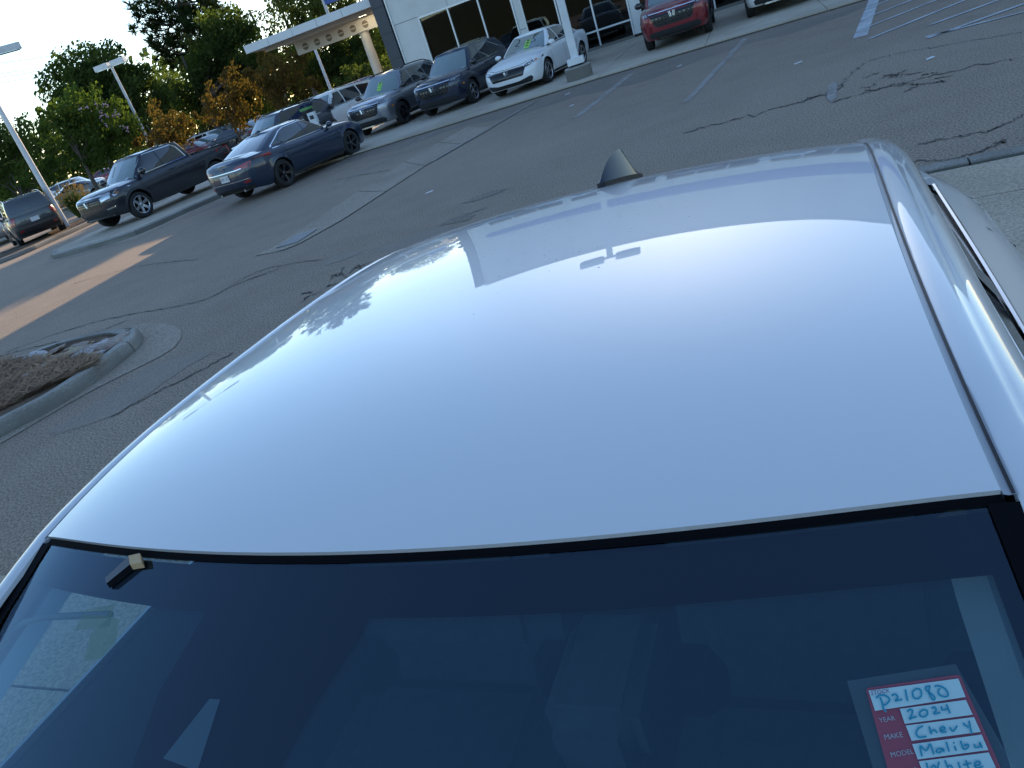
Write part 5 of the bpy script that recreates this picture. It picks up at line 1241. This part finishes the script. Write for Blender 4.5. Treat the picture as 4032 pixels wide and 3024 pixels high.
# utility pole and wires
M['wood'] = noisy('pole_wood', (.10, .07, .05), (.16, .12, .08), 3, .9); D5 = 125.0; up_ = AT(982, 40, D5); upo = empty('utility_pole', (up_.x, up_.y, 0), R(-12), 'leaning wooden utility pole with cross arms above the trees', 'utility pole')
MB().tube([(0, 0, 0), (0, 0, up_.z)], [.22, .15], 8).build('pole', 'wood', upo)
MB().box((.0, 0, up_.z-.4), (2.2, .14, .14)).build('cross_arm', 'wood', upo); a_ = AT(1008, 78, D5).z; MB().tube([(0, 0, a_-.4), (1.2, 0, a_+.5), (3.2, 0, a_+.9)], .07, 6).build('street_light_arm', 'barrel', upo)
M['wire'] = mat('wire', (.16, .16, .17), .7)
for (p, q, dd) in (((27, 231), (551, 142), 0), ((0, 276), (579, 178), 0), ((0, 290), (583, 183), 0), ((0, 312), (570, 203), 0), ((975, 45), (900, 62), 0)):
    a = AT(*p, D5); e = AT(*q, D5); d = e-a; a2, e2 = a-d*.6, e+d*.75
    pts = [a2.lerp(e2, k/12)+Vector((0, 0, -.6*math.sin(math.pi*k/12))) for k in range(13)]
    MB().tube(pts, .032, 5).build('power_line', 'wire') and None
for k, o in enumerate([o for o in COL.objects if o.name.startswith('power_line')]): tag(o, 'thin overhead power line crossing the pale sky', 'power line', 'overhead power lines')
# ------------------------------------------------------------------ trees
def leafmat(name, c1, c2, tr):
    m = bpy.data.materials.new(name); m.use_nodes = True; t = m.node_tree; t.nodes.remove(t.nodes['Principled BSDF'])
    oi = N(m, 'ShaderNodeTexCoord'); ns = N(m, 'ShaderNodeTexNoise', Scale=.9, Detail=3); L(m, oi.outputs['Object'], ns.inputs['Vector'])
    col = ramp(m, ns.outputs['Fac'], [(.35, c1), (.65, c2)])
    d = N(m, 'ShaderNodeBsdfDiffuse'); L(m, col, d.inputs[0]); tl = N(m, 'ShaderNodeBsdfTranslucent'); mxc = N(m, 'ShaderNodeMix', data_type='RGBA', blend_type='MULTIPLY'); mxc.inputs[0].default_value = 1
    L(m, col, mxc.inputs[6]); mxc.inputs[7].default_value = (1.5, 1.7, .7, 1); L(m, mxc.outputs[2], tl.inputs[0])
    mx = N(m, 'ShaderNodeMixShader'); mx.inputs[0].default_value = tr; L(m, d.outputs[0], mx.inputs[1]); L(m, tl.outputs[0], mx.inputs[2]); L(m, mx.outputs[0], t.nodes['Material Output'].inputs[0]); return m
M['leaf_dark'] = leafmat('leaf_dark', (.042, .060, .022), (.08, .105, .036), .5); M['leaf_mid'] = leafmat('leaf_mid', (.05, .078, .024), (.095, .132, .040), .5)
M['leaf_light'] = leafmat('leaf_light', (.06, .085, .03), (.11, .13, .05), .5); M['leaf_rust'] = leafmat('leaf_rust', (.075, .048, .021), (.135, .088, .038), .5); M['leaf_pine'] = leafmat('leaf_pine', (.016, .026, .012), (.03, .045, .018), .25)
M['flower'] = mat('flower_pink', (.42, .30, .40), .8); M['bark'] = noisy('bark', (.07, .055, .045), (.12, .10, .085), 5, .95, None, 1, None, .5, 12)
def tree(name, label, D, blobs, mt, base=None, leaf=.34, dens=1.5, trunk=.2, seed=1, flowers=None, flat=.8, group=None, cat='tree', sparse=0.0):
    rr = random.Random(seed); cs = []
    for bx, by, br in blobs: cs.append((AT(bx, by, D+rr.uniform(-.06, .06)*D*.4), br*D/FPX*1.03))
    mx = sum((c[0].x*c[1] for c in cs))/sum(c[1] for c in cs); my = sum((c[0].y*c[1] for c in cs))/sum(c[1] for c in cs)
    if base: g = AT(base[0], base[1], D); mx, my = g.x, g.y
    o = empty(name, (mx, my, 0), 0, label, cat, group); O = Vector((mx, my, 0))
    zlo = min(c[0].z for c in cs); ztop = max(c[0].z+c[1]*.6 for c in cs)
    t = MB(); zf = max(.6, min(zlo, ztop*.45)); tp = [Vector((0, 0, 0)), Vector((rr.uniform(-.1, .1), rr.uniform(-.1, .1), zf*.5)), Vector((rr.uniform(-.2, .2), rr.uniform(-.2, .2), zf)), Vector((rr.uniform(-.3, .3), rr.uniform(-.3, .3), max(zf+.5, ztop*.8)))]
    t.tube(tp, [trunk, trunk*.8, trunk*.65, trunk*.2], 8)
    for c, r_ in cs:
        e = c-O; m_ = tp[2].lerp(e, .5)+Vector((rr.uniform(-.3, .3), rr.uniform(-.3, .3), rr.uniform(0, .4))); t.tube([tp[2]*.9, m_, e], [trunk*.5, trunk*.3, trunk*.08], 6)
    t.build('trunk', 'bark', o, smooth=True)
    b = MB()
    for c, r_ in cs:
        nsub = max(6, int(9*r_)); subs = []
        for k in range(nsub):
            while True:
                v = Vector((rr.uniform(-1, 1), rr.uniform(-1, 1), rr.uniform(-1, 1)))
                if .15 < v.length < 1: break
            v = v.normalized()*(v.length**.45); subs.append((c-O+Vector((v.x*r_, v.y*r_, v.z*r_*flat)), r_*rr.uniform(.26, .46)))
        for sc, sr in subs:
            n = int(dens*60*max(sr, .3)**2/(leaf*leaf)*.16*(1-sparse))+6
            for k in range(n):
                v = Vector((rr.gauss(0, 1), rr.gauss(0, 1), rr.gauss(0, 1))).normalized()*(rr.random()**.4); p = sc+v*sr*Vector((1, 1, .8)).length/1.6
                a = Vector((rr.gauss(0, 1), rr.gauss(0, 1), rr.gauss(0, .7))).normalized(); u = a.orthogonal().normalized(); w = a.cross(u); l_ = leaf*rr.uniform(.5, 1.1); q = l_*rr.uniform(.4, .7)
                b.add([p-u*l_*.5, p+w*q*.5, p+u*l_*.5, p-w*q*.5], [(0, 1, 2, 3)])
    b.build('crown', mt, o)
    if flowers:
        f = MB()
        for fx, fy in flowers:
            c = AT(fx, fy, D-3.0)-O
            for k in range(8):
                p = c+Vector((rr.gauss(0, .07), rr.gauss(0, .07), rr.gauss(0, .12))); f.ico(p, rr.uniform(.02, .045), 1, .3)
        f.build('blossoms', 'flower', o)['kind'] = 'stuff'
    return o
def pine(name, label, D, axis, whorls, mt, seed):
    rr = random.Random(seed); pts = [AT(x, y, D) for x, y in axis]; base = Vector((pts[0].x, pts[0].y, 0)); o = empty(name, base, 0, label, 'tree')
    tr = [Vector((0, 0, 0))]+[p-base for p in pts]; t = MB(); t.tube(tr, [.42]+[lerp(.38, .08, k/(len(pts)-1)) for k in range(len(pts))], 8); b = MB()
    for (wx, wy, rad, n) in whorls:
        c = AT(wx, wy, D)-base; R_ = rad*D/FPX
        for k in range(n):
            a = rr.uniform(0, 6.28); ln = R_*rr.uniform(.55, 1.05); e = c+Vector((math.cos(a)*ln, math.sin(a)*ln, rr.uniform(-.2, .3)*R_)); t.tube([c, c.lerp(e, .5)+Vector((0, 0, -.12*R_)), e], [.09, .06, .03], 5)
            for j in range(6):
                f = rr.uniform(.45, 1.08); p0 = c.lerp(e, f)+Vector((rr.gauss(0, .35), rr.gauss(0, .35), rr.gauss(.15, .22)))
                for m_ in range(26):
                    d = Vector((rr.gauss(0, 1), rr.gauss(0, 1), rr.gauss(.3, .8))).normalized(); l_ = rr.uniform(.35, .75); q = d.orthogonal().normalized()*.05
                    b.add([p0-q, p0+q, p0+d*l_+q*.4, p0+d*l_-q*.4], [(0, 1, 2, 3)])
    t.build('trunk', 'bark', o, smooth=True); b.build('needles', mt, o); return o
pine('pine_tree', 'tall open pine tree rising above the broadleaf trees', 78, [(790, 330), (770, 240), (745, 150), (715, 60), (690, -60), (665, -190)],
     [(705, 20, 170, 9), (640, -20, 120, 7), (720, 75, 150, 8), (735, 120, 170, 8), (750, 160, 150, 8), (762, 200, 175, 8), (772, 235, 120, 6), (800, 20, 90, 5), (690, -60, 150, 8), (675, -130, 120, 7)], 'leaf_pine', 4)
tree('oak_tree', 'broad dark green tree behind the lamp post with two flat heads', 68, [(300, 320, 95), (380, 290, 105), (460, 300, 85), (250, 360, 70), (420, 390, 120), (330, 410, 100), (520, 330, 70), (550, 400, 90), (480, 480, 90), (350, 225, 45), (450, 215, 35), (260, 270, 40)], 'leaf_dark', (440, 650), .36, 2.00, .3, 2)
tree('flowering_tree', 'green tree dotted with pink blossoms behind the white suv', 55, [(290, 440, 80), (360, 410, 75), (420, 470, 85), (330, 520, 100), (240, 530, 70), (450, 540, 75), (220, 470, 55), (400, 580, 90), (180, 440, 30)], 'leaf_mid', (350, 680), .28, 2.08, .16, 3,
     flowers=[(380, 412), (402, 408), (420, 412), (345, 425), (395, 445), (418, 450), (450, 452), (465, 450), (400, 465), (420, 492), (490, 505), (500, 510), (318, 430)])
tree('shrub_tree', 'leafy tree at the edge of the lot behind the boxy suv', 60, [(40, 540, 80), (110, 520, 55), (0, 600, 80), (120, 600, 80), (190, 610, 65), (60, 650, 70), (200, 560, 45), (-60, 560, 90), (-120, 640, 90)], 'leaf_light', (60, 760), .30, 1.44, .15, 4, sparse=.1)
tree('shrub_tree', 'low shrub at the lot edge left of the white suv', 57, [(120, 690, 60), (40, 710, 60), (200, 660, 45), (-40, 720, 70), (260, 640, 45), (150, 640, 50)], 'leaf_mid', (110, 800), .28, 1.76, .12, 14, cat='shrub')
tree('oak_tree', 'large dense tree between the pine and the canopy', 72, [(860, 150, 100), (930, 130, 80), (840, 260, 95), (960, 200, 95), (880, 300, 110), (790, 330, 90), (1000, 260, 80), (1030, 160, 55), (960, 330, 90)], 'leaf_dark', (880, 560), .36, 2.16, .34, 5)
tree('light_tree', 'thin pale green tree between the pine and the rust coloured trees', 88, [(680, 290, 75), (720, 350, 80), (650, 360, 65), (690, 420, 80), (740, 430, 60), (640, 270, 40)], 'leaf_light', (700, 600), .36, 0.88, .2, 6, sparse=.25)
tree('rust_tree', 'small rust coloured tree above the pickup cargo bed', 50, [(930, 320, 55), (880, 380, 65), (950, 390, 65), (910, 440, 70), (975, 450, 50), (850, 440, 45), (890, 300, 30)], 'leaf_rust', (952, 560), .24, 1.76, .09, 7, group='rust coloured trees in the lot')
tree('rust_tree', 'small rust coloured tree behind the pickup cab', 50, [(640, 440, 45), (610, 490, 50), (670, 500, 60), (720, 520, 55), (620, 540, 55), (690, 560, 55), (570, 560, 35), (740, 470, 30)], 'leaf_rust', (660, 640), .24, 1.76, .09, 8, group='rust coloured trees in the lot')
tree('rust_tree', 'wide rust coloured tree below the canopy edge', 47, [(1090, 230, 55), (1130, 260, 65), (1070, 300, 70), (1160, 310, 65), (1110, 350, 70), (1200, 330, 50), (1040, 340, 55), (1010, 300, 40), (1220, 350, 35), (1060, 230, 40)], 'leaf_rust', (1120, 470), .23, 1.92, .1, 9, group='rust coloured trees in the lot')
tree('tall_tree', 'tall sunlit tree rising behind the canopy', 92, [(1180, 20, 90), (1120, 70, 60), (1230, 60, 80), (1160, 120, 60), (1290, 20, 70), (1350, 40, 60), (1100, 0, 50), (1220, -60, 110), (1400, 0, 50), (1330, -50, 80), (1190, 180, 60)], 'leaf_light', (1260, 420), .42, 1.20, .3, 10, sparse=.1)
tree('hedge_tree', 'dense dark tree filling the view below the canopy', 76, [(1260, 200, 70), (1330, 190, 80), (1410, 190, 85), (1480, 180, 80), (1300, 260, 80), (1390, 270, 85), (1470, 260, 80), (1230, 300, 60), (1530, 250, 70), (1340, 320, 70), (1180, 260, 70), (1130, 200, 60), (1240, 130, 50)], 'leaf_dark', (1380, 420), .34, 2.08, .3, 11)
tree('hedge_shrub', 'grassy shrub bank behind the parked car row', 66, [(1420, 290, 45), (1480, 280, 50), (1540, 260, 50), (1370, 310, 40), (1590, 250, 50)], 'leaf_light', (1450, 400), .22, 1.92, .08, 12, cat='shrub')
tree('hedge_shrub', 'dark undergrowth between the tree trunks', 74, [(560, 480, 70), (640, 400, 70), (760, 470, 70), (840, 420, 70), (1000, 400, 70), (480, 600, 60), (700, 570, 60), (930, 480, 60), (1050, 420, 60)], 'leaf_dark', (760, 600), .32, 1.60, .1, 13, cat='shrub')
# ornamental grass
rg = random.Random(9); gb = G(325, 852, .12); go = empty('ornamental_grass', (gb.x, gb.y, .1), 0, 'clump of ornamental grass with tan plumes in the mulch bed', 'grass'); b = MB(); f = MB()
for k in range(900):
    a = rg.uniform(0, 6.28); h = rg.uniform(.7, 1.35); sp_ = rg.uniform(.1, .75); d = Vector((math.cos(a), math.sin(a), 0)); p0 = d*rg.uniform(0, .18); w = Vector((-d.y, d.x, 0))*.012
    p1 = p0+d*sp_*.4+Vector((0, 0, h*.65)); p2 = p0+d*sp_+Vector((0, 0, h*(1 if sp_ < .5 else .85))); b.add([p0-w, p0+w, p1+w, p1-w], [(0, 1, 2, 3)]); b.add([p1-w, p1+w, p2], [(0, 1, 2)])
    if k % 10 == 0:
        for q in range(6): c_ = p2+Vector((rg.gauss(0, .02), rg.gauss(0, .02), rg.uniform(0, .28))); f.ico(c_, rg.uniform(.02, .04), 0 if False else 1, .3)
M['grass_blade'] = leafmat('grass_blade', (.06, .10, .03), (.13, .17, .06), .4); M['plume'] = leafmat('plume', (.40, .28, .13), (.55, .40, .20), .4)
b.build('blades', 'grass_blade', go)['kind'] = 'stuff'; f.build('plumes', 'plume', go)['kind'] = 'stuff'
# ------------------------------------------------------------------ vehicles further back
def quick(name, kind, label, col, px, yaw, z=0, which=None, D=None, rails=False, **kw):
    sp = variant(SUV if kind == 'suv' else SEDAN, **kw); c = Car(name, sp, label, 'suv' if kind == 'suv' else 'car', COLR[col], 'vehicles in the rear rows of the lot')
    g = AT(px[0], px[1], D) if D else G(*px)
    (suv_common(c, far=True, cladding=kw.get('clad', False), rails=rails) if kind == 'suv' else sedan_common(c, far=True))
    if kind == 'suv':
        c.frontp([(-.60, .92), (.60, .92), (.50, .58), (-.50, .58)], 'grille', 'grille', .01); c.frontp([(.60, .95), (.90, .98), (.90, .88), (.61, .86)], 'headlight', 'lens', .01, mirror=True)
        c.frontp([(.62, 1.10), (.88, 1.12), (.88, .82), (.72, .84)], 'tail_lamp', 'tail', .012, mirror=True, sgn=-1)
    else:
        c.frontp([(-.50, .68), (.50, .68), (.44, .46), (-.44, .46)], 'grille', 'grille', .01); c.frontp([(.52, .70), (.86, .79), (.86, .72), (.55, .64)], 'headlight', 'lens', .01, mirror=True); c.frontp([(.46, .86), (.86, .92), (.86, .80), (.48, .76)], 'tail_lamp', 'tail', .01, mirror=True, sgn=-1)
    c.place(g.x, g.y, z, yaw); return c
BOX = dict(shoulder=[(-2.3, 1.16), (0, 1.12), (1.2, 1.10), (1.9, 1.06), (2.35, 1.0)], gh_roof=[(-2.3, 1.72), (-.5, 1.76), (.5, 1.74), (.7, 1.72)], gh_xr1=-2.18, gh_xr0=-2.33, gh_xf1=.62, gh_wt=.70, rim='dark', r=.37)
c = quick('boxy_suv', 'suv', 'grey boxy suv with roof rails parked behind the mulch bed, tail lamps facing out', 'grey', (0, 0), R(121), **BOX)
g = G(84, 975, .05); put(c, g.x, g.y, (-1, 1), R(121), 0.05); c.root['group'] = 'vehicles in the rear rows of the lot'
c.rails(.3, -1.9, .66, 1.8, 'palesilver' if False else 'alloy'); c.plate(.86, -1); c.frontp([(-.70, .80), (.70, .80), (.70, .70), (-.70, .70)], 'tailgate_trim', 'plastic', .012, sgn=-1); c.frontp([(-.85, .62), (.85, .62), (.80, .40), (-.80, .40)], 'bumper_lower', 'plastic', .014, sgn=-1); c.frontp([(.55, .58), (.70, .58), (.70, .53), (.55, .53)], 'rear_reflector', 'tail', .018, mirror=True, sgn=-1)
quick('silver_hatch', 'suv', 'pale silver hatchback parked beyond the boxy suv', 'palesilver', (-40, 900), R(128), D=47, rim='dark')
quick('white_suv', 'suv', 'white suv with roof rails facing away from the boxy suv', 'white', (325, 778), R(-4), rails=True)
quick('silver_sedan', 'car', 'pale silver sedan behind the ornamental grass', 'palesilver', (305, 808), R(-156))
quick('red_sedan', 'car', 'red sedan parked behind the white suv', 'red', (455, 716), R(-8), gh_roof=[(-1.1, 1.42), (-.5, 1.47), (0, 1.47), (.25, 1.44)])
quick('white_hatchback', 'suv', 'white hatchback half hidden behind the pickup cab roof', 'white', (565, 668), R(-10))
quick('white_sedan_far', 'car', 'white sedan behind the pickup cargo bed', 'accord', (850, 612), R(-60)).root.name = 'white_saloon'
quick('silver_hatchback', 'suv', 'silver hatchback below the rust coloured trees', 'silver', (800, 575), R(-50))
quick('red_saloon', 'car', 'maroon sedan behind the rust coloured tree trunk', 'maroon', (880, 556), R(-40))
quick('blue_grey_sedan', 'car', 'blue grey sedan with a paper in its window behind the dark blue sedan', 'slate', (930, 590), R(150))
quick('pale_sedan', 'car', 'pale silver sedan parked left of the slate suv', 'palesilver', (1040, 520), R(-50))
for k, (px, col, kd, yw, D, lab) in enumerate((((1275, 440), 'grey', 'suv', -60, 44, 'grey suv roof just beyond the white suv'), ((1330, 440), 'accord', 'car', -62, 50, 'white sedan beside the canopy column'), ((1378, 430), 'palesilver', 'suv', -62, 52, 'pale silver suv under the canopy'), ((1415, 420), 'red', 'suv', -62, 50, 'red suv parked under the canopy near the dark corner column'), ((1465, 410), 'maroon', 'suv', -64, 56, 'maroon suv beyond the dark corner column'), ((770, 560), 'red', 'car', -30, 60, 'red sedan behind the rust coloured trees'), ((830, 540), 'white', 'suv', -35, 66, 'white suv far back under the large dense tree'), ((1000, 500), 'white', 'car', -50, 60, 'white sedan far back left of the slate suv'), ((905, 520), 'grey', 'suv', -40, 70, 'grey suv far back between the rust coloured trees'), ((1180, 470), 'black', 'car', -60, 52, 'black sedan beneath the wide rust coloured tree'))):
    quick('parked_car', kd, lab, col, px, R(yw), D=D)
# charger post behind the blue sedan
M['green_cap'] = mat('green_cap', (.10, .30, .08), .5); cp = AT(1226, 480, 27.5); ch = empty('charging_post', (cp.x, cp.y, 0), R(-30), 'white and dark charging post with a green cap behind the dark blue sedan', 'charger')
zt = AT(1205, 428, 27.5).z; MB().box((0, 0, zt/2), (.30, .22, zt-.06)).build('cabinet', 'gloss_black', ch); MB().box((0, 0, zt), (.36, .26, .07)).build('cap', 'green_cap', ch); MB().box((.22, -.12, zt-.42), (.30, .10, .55)).build('panel', 'steel_white', ch); MB().box((.22, -.175, zt-.30), (.16, .012, .12)).build('screen', 'lens_dark', ch)
MB().tube([(.38, -.1, zt-.5), (.55, -.12, zt-.8), (.45, -.1, zt-1.1)], .022, 8).build('cable', 'rubber', ch)
# scraps of paper on the lane
for k, (px, py) in enumerate(((2250, 418), (1690, 760), (2675, 262), (3145, 250), (3665, 232), (2235, 372))):
    g = G(px, py); rr = random.Random(k); b = MB(); b.add([(rr.uniform(-.08, -.04), rr.uniform(-.03, 0), .006), (rr.uniform(.03, .08), rr.uniform(-.02, 0), .01), (rr.uniform(.04, .09), rr.uniform(.02, .04), .02), (rr.uniform(-.07, -.03), rr.uniform(.02, .04), .012)], [(0, 1, 2, 3)])
    o = b.build('paper_scrap', 'plate'); o.location = (g.x, g.y, .002); tag(o, 'white scrap of paper lying on the asphalt lane', 'litter', 'paper scraps on the asphalt')

# ------------------------------------------------------------------ woods beyond the lot, and the bank on the far side of the street behind the viewer
rf = random.Random(31); b = MB()
for k in range(15000):
    a = rf.uniform(-.62, .20); D = rf.uniform(125, 150); z = rf.random()**1.3*(9+3*math.sin(a*17)+2*math.sin(a*41)); p = Vector((math.sin(a)*D, math.cos(a)*D, z)); n_ = Vector((rf.gauss(0, 1), rf.gauss(0, 1), rf.gauss(0, .7))).normalized(); u = n_.orthogonal().normalized(); w = n_.cross(u); l_ = rf.uniform(.3, .75)
    b.add([p-u*l_, p+w*l_*.6, p+u*l_, p-w*l_*.6], [(0, 1, 2, 3)])
tag(b.build('far_woods', 'leaf_dark'), 'distant dark woods closing the view between the trees', 'woods', kind='stuff')
M['lawn'] = noisy('lawn', (.025, .04, .014), (.045, .06, .02), 6, .95, (.05, .05, .025), .3)
b = MB(); b.grid([[(x, y, z+1.2*math.sin(x*.05)*(z > 0)) for x in range(-140, 141, 10)] for y, z in ((-38, .0), (-46, 1.5), (-60, 5.0), (-80, 7.5), (-140, 9))]); tag(b.build('grass_bank', 'lawn', smooth=True, fix=True), kind='structure')
for k in range(9):
    x = -70+k*17+rf.uniform(-5, 5); y = -68+rf.uniform(-6, 6); o = empty('bank_tree', (x, y, 6), 0, 'leafy tree on the grass bank across the street', 'tree', 'trees on the bank across the street')
    t = MB(); t.tube([(0, 0, -1.5), (0, 0, 3)], [.3, .2], 8); t.build('trunk', 'bark', o); c_ = MB()
    for q in range(900):
        v = Vector((rf.gauss(0, 1), rf.gauss(0, 1), rf.gauss(0, 1))).normalized()*(rf.random()**.35); p = Vector((v.x*4.2, v.y*4.2, 5.5+v.z*3.6)); n_ = Vector((rf.gauss(0, 1), rf.gauss(0, 1), rf.gauss(0, .7))).normalized(); u = n_.orthogonal().normalized(); w = n_.cross(u); l_ = rf.uniform(.35, .8)
        c_.add([p-u*l_, p+w*l_*.6, p+u*l_, p-w*l_*.6], [(0, 1, 2, 3)])
    c_.build('crown', 'leaf_mid', o)

# unseen oak added beyond the showroom to shade the lot beside the sun streak
sh = Vector((SUN_DIR.x, SUN_DIR.y, 0)).normalized(); pr = Vector((sh.y, -sh.x, 0)); e0 = G(300, 1098)
for k, (off, s_, r_, zc_) in enumerate(((-4.5, 50, 4.8, 9.5), )):
    p = e0+sh*s_+pr*off; o = empty('tall_oak', (p.x, p.y, 0), 0, ['rounded oak behind the showroom wall', 'broad oak beyond the canopy and showroom corner'][k], 'tree', 'oaks behind the showroom'); t = MB(); t.tube([(0, 0, 0), (.2, .1, 8), (.1, 0, zc_)], [.4, .3, .1], 8); t.build('trunk', 'bark', o); c_ = MB()
    for q in range(5200):
        v = Vector((rf.gauss(0, 1), rf.gauss(0, 1), rf.gauss(0, 1))).normalized()*(rf.random()**.33); q_ = Vector((v.x*r_, v.y*r_, zc_+v.z*(zc_-2.6))); n_ = Vector((rf.gauss(0, 1), rf.gauss(0, 1), rf.gauss(0, .7))).normalized(); u = n_.orthogonal().normalized(); w = n_.cross(u); l_ = rf.uniform(.25, .6)
        c_.add([q_-u*l_, q_+w*l_*.6, q_+u*l_, q_-w*l_*.6], [(0, 1, 2, 3)])
    c_.build('crown', 'leaf_dark', o)
